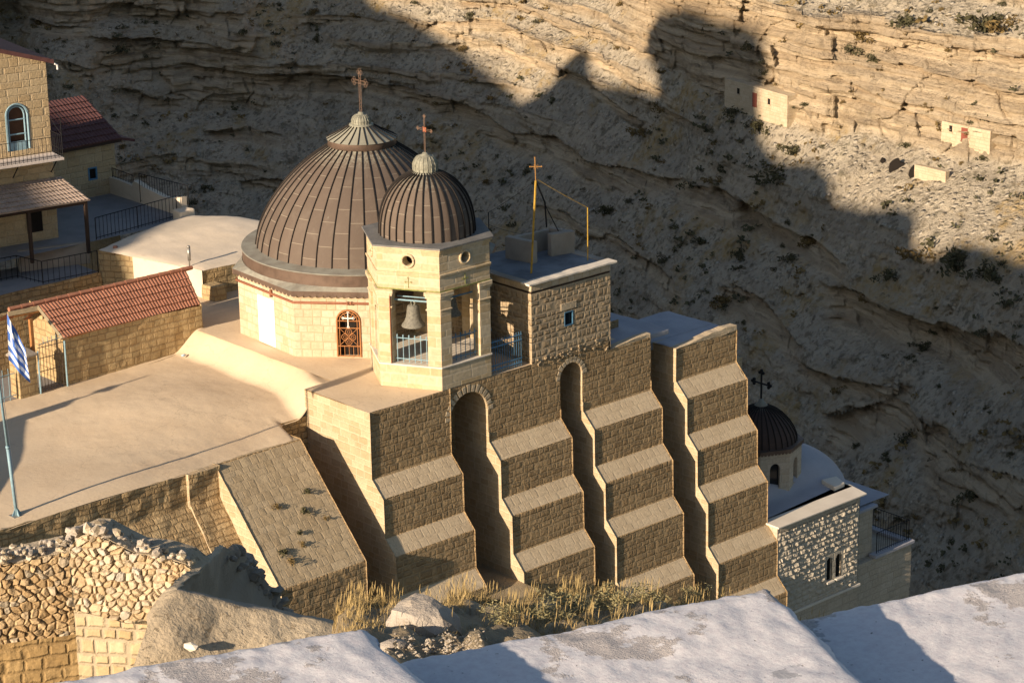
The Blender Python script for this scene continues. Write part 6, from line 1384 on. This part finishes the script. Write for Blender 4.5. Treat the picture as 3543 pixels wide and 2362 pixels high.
for i, (hx, hy, s_) in enumerate(((1030, 578, .17), (800, 695, .15), (1025, 735, .21), (1180, 782, .12), (975, 890, .14), (1000, 985, .14), (850, 1058, .21), (915, 1122, .18))):
    px_, py_ = 600+hx/2.24, 1450+hy/2.24; d = ray(px_, py_); q = np.array([0, 2.12, -1.16]); t = ((q-CAM)@SB_N)/(d@SB_N); p = CAM+d*t
    o = bpy.data.objects.new("weed_tuft", tm if i % 2 else tm2); COL.objects.link(o); o.location = tuple(p); o.scale = (s_*1.3, s_*1.3, s_*1.8); o.rotation_euler = (0, 0, i*1.3)
    tag(o, ["dry weed tuft highest on the sloping buttress", "dry weed tuft standing alone at the slope's left middle", "widest weed tuft right of centre on the slope", "smallest weed tuft, nearest the slope's right edge", "weed tuft directly above the pale patch of slope", "thin weed tuft below the pale patch of slope", "darkest weed tuft at the slope's lower left", "lowest weed tuft on the sloping buttress"][i], "weed", "weed tufts on the sloping buttress")

# ------------------------------------------------------------------ life on the canyon wall: bushes, cells, ruins
bushes = [bush_mesh("scrub_bush", 40+i, 240, m_scrub if i % 3 else m_scrubdry, .12) for i in range(6)]
big = [(1520, 252, 1.5), (1784, 420, 2.6), (1592, 428, 1.6), (1485, 312, 1.9), (1082, 40, 1.0), (1240, 52, .9), (1062, 114, 1.0), (1680, 262, 1.4), (1905, 355, .0), (1822, 350, 1.6), (1640, 420, 1.2), (1390, 490, 1.5), (1700, 590, 1.4), (1985, 92, 1.6), (2080, 60, 1.8), (2260, 65, 2.6), (2310, 70, 2.2), (1745, 300, 1.5), (1720, 110, 1.2), (720, 30, 1.1), (560, 75, 1.0), (990, 300, 1.0), (830, 40, 1.2), (470, 440, 1.3), (430, 470, 1.6), (1420, 110, .9), (1960, 120, 1.5), (2010, 140, 1.4), (2120, 600, 2.2), (2200, 620, 2.4), (2280, 640, 2.0), (1860, 560, 1.6), (1810, 600, 1.3), (2040, 640, 1.5), (1990, 690, 1.1), (1610, 560, 1.2), (1530, 600, 1.3), (1660, 700, 1.5), (1590, 760, 1.2), (2120, 800, 1.2), (1930, 900, 1.0), (2230, 1150, 1.3), (2080, 1010, 1.2), (1120, 420, .9), (1180, 520, .9), (650, 480, 1.1), (560, 530, 1.2), (380, 560, 1.0), (270, 120, 1.4), (90, 60, 1.3)]
r2 = random.Random(17); spots = [(x*1.50638, y*1.50638, s_) for x, y, s_ in big if s_ > 0]
while len(spots) < 250:
    x, y = r2.uniform(0, 3543), r2.uniform(0, 1900)
    if mn.noise(Vector((x/500, y/260, 4))) < -.15: continue
    spots.append((x, y, r2.uniform(.35, .85)))
nb_ = 0
for i, (x, y, s_) in enumerate(spots):
    p = hill_hit(x, y)
    if p is None: continue
    dx = x/1.50638; dy = y/1.50638
    lit = dy < np.interp(dx, [860, 930, 1080, 1200, 1290, 1325, 1370, 1500, 1510, 1511, 1765, 1766, 1880, 2090, 2100, 2352], [10, 35, 125, 230, 165, 105, 190, 190, 190, 0, 0, 250, 370, 470, 560, 590])
    o = bpy.data.objects.new("scrub_bush", bushes[i % 6]); COL.objects.link(o); o.location = tuple(p-np.array([0, 0, .1])); o.scale = (s_*1.15, s_*1.15, s_); o.rotation_euler = (0, 0, r2.uniform(0, 6.3))
    if lit: tag(o, "scrub bush growing on the sunlit part of the far canyon wall", "bush", "bushes on the sunlit canyon wall")
    else: tag(o, "scrub bush growing on the shaded part of the far canyon wall", "bush", "bushes on the shaded canyon wall")
# low scrub and stones too many to count
b = MB(); r2 = random.Random(23)
for i in range(6500):
    j = r2.randrange(60, HN-60); k = r2.randrange(int(HM*.22), int(HM*.93))
    if cliff[k, j] > .4 and r2.random() < .75: continue
    a_ = math.radians(h_az[j]); p = Vector((CAM[0]+Hh[k, j]*math.sin(a_), CAM[1]+Hh[k, j]*math.cos(a_), h_z[k]))
    if mn.noise(p/23) < -.1: continue
    s_ = r2.uniform(.2, .7)*r2.uniform(.6, 1.1); mi = 1 if mn.noise(p/17+Vector((50, 0, 0))) > .05 else 0
    for q in range(13):
        c_ = p+Vector((r2.gauss(0, s_*.6), r2.gauss(0, s_*.6), abs(r2.gauss(0, s_*.5)))); d1 = Vector((r2.gauss(0, 1), r2.gauss(0, 1), r2.gauss(0, 1))).normalized()*s_*.5; d2 = d1.orthogonal()*.5
        b.poly([c_-d1, c_+d2, c_+d1, c_-d2], mi)
o = b.build("low_scrub", [m_scrub, m_scrubdry], None, weld=False); o["kind"] = "stuff"
b = MB()
for i in range(2600):
    j = r2.randrange(60, HN-60); k = r2.randrange(int(HM*.22), int(HM*.93))
    if cliff[k, j] > .5: continue
    a_ = math.radians(h_az[j]); p = (CAM[0]+Hh[k, j]*math.sin(a_), CAM[1]+Hh[k, j]*math.cos(a_), h_z[k]); s_ = .12*math.exp(r2.gauss(.3, .6)); stone_mesh(b, p, min(s_, .29) if r2.random() < .97 else r2.uniform(.29, .8), i, 0)
o = b.build("scree_stones", [plaster("pale_scree", (.40, .345, .26), (.31, .26, .19), .6, .05)], None); o["kind"] = "stuff"

def cell_wall(name, label, xa, ya, xb, yb, hgt, doors, wins, thick=2.2, proud=.25, mat=m_cell, cat="hermit cell"):
    # a masonry front closing a cave, from the left foot (xa, ya) to the right foot (xb, yb); openings given as fractions of the length and metres of height
    def foot(x, y):
        q = hill_hit(x*1.50638, (y-hgt*10)*1.50638); d = ray(x*1.50638, y*1.50638); hd = math.hypot(q[0]-CAM[0], q[1]-CAM[1])
        return CAM+d/math.hypot(d[0], d[1])*hd
    A_, B_ = foot(xa, ya), foot(xb, yb); z0 = (A_[2]+B_[2])/2
    e = np.array([B_[0]-A_[0], B_[1]-A_[1], 0]); L = np.linalg.norm(e); e /= L; n = np.array([e[1], -e[0], 0]); n = n if n @ (CAM-A_) > 0 else -n
    A_ = np.array([A_[0], A_[1], 0])+n*proud
    t = thing(name, label, cat, (A_[0], A_[1], z0)); P = lambda u, z, d=0: A_+e*u+n*d+np.array([0, 0, z0+z])
    b = MB(); b.prism([P(0, -1.2), P(L, -1.2), P(L, hgt), P(0, hgt)], -n*thick); b.build("cell_front", [mat], t, bevel=.05, sub=.5, amp=.04)
    for u, z_, w_, h_ in doors:
        b = MB(); b.prism([P(u*L, z_, .02), P(u*L+w_, z_, .02), P(u*L+w_, z_+h_, .02), P(u*L, z_+h_, .02)], n*.05); b.build("red_door", [m_red], t)
        b = MB(); b.prism([P(u*L-.08, z_+h_, .02), P(u*L+w_+.08, z_+h_, .02), P(u*L+w_+.08, z_+h_+.14, .02), P(u*L-.08, z_+h_+.14, .02)], n*.09); b.build("lintel", [m_ledge], t)
    for u, z_, w_, h_ in wins:
        b = MB(); b.prism([P(u*L, z_, .02), P(u*L+w_, z_, .02), P(u*L+w_, z_+h_, .02), P(u*L, z_+h_, .02)], n*.02); b.build("window", [m_blackhole], t)
        b = MB(); b.prism([P(u*L-.05, z_-.1, .02), P(u*L+w_+.05, z_-.1, .02), P(u*L+w_+.05, z_, .02), P(u*L-.05, z_, .02)], n*.1); b.build("sill", [m_ledge], t)
    return t
cell_wall("hermit_cell", "walled cave front with a dark red door and two windows, half in shadow", 1668, 232, 1812, 262, 2.3, [(.46, .05, .75, 1.6)], [(.21, 1.0, .42, .62), (.70, .8, .42, .62)])
cell_wall("hermit_cell", "smaller sunlit cave front with a red door and one small window at far right", 2172, 318, 2285, 334, 1.75, [(.42, .05, .78, 1.5)], [(.17, .85, .36, .62)], proud=.75)
cell_wall("ruined_wall", "roofless plastered ruin on the sunlit scree below the right hand cell", 2108, 418, 2180, 426, 1.7, [], [], mat=m_cell, proud=.6, thick=.6, cat="ruin")
for (x, y, w_, h_, lb) in ((2058, 383, 1.7, 1.9, "ragged dark cave mouth left of the plastered ruin"), (2100, 400, 1.1, 2.1, "narrow dark cave mouth touching the plastered ruin's left end"), (2028, 368, .6, .6, "tiny dark cave mouth, leftmost beside the ruin")):
    p = hill_hit(x*1.50638, y*1.50638); b = MB(); d = np.array([CAM[0]-p[0], CAM[1]-p[1], 0]); d /= np.linalg.norm(d); s_ = np.array([-d[1], d[0], 0]); N = 14; r3 = random.Random(int(x))
    ring = []
    for i in range(N): a_ = 2*math.pi*i/N; k = r3.uniform(.75, 1.1); ring.append(p+s_*math.cos(a_)*w_/2*k+np.array([0, 0, math.sin(a_)*h_/2*k])+d*.55)
    b.prism(ring, -d*.5); tag(b.build("cave_mouth", [m_blackhole], None, loc=tuple(p)), lb, "cave")
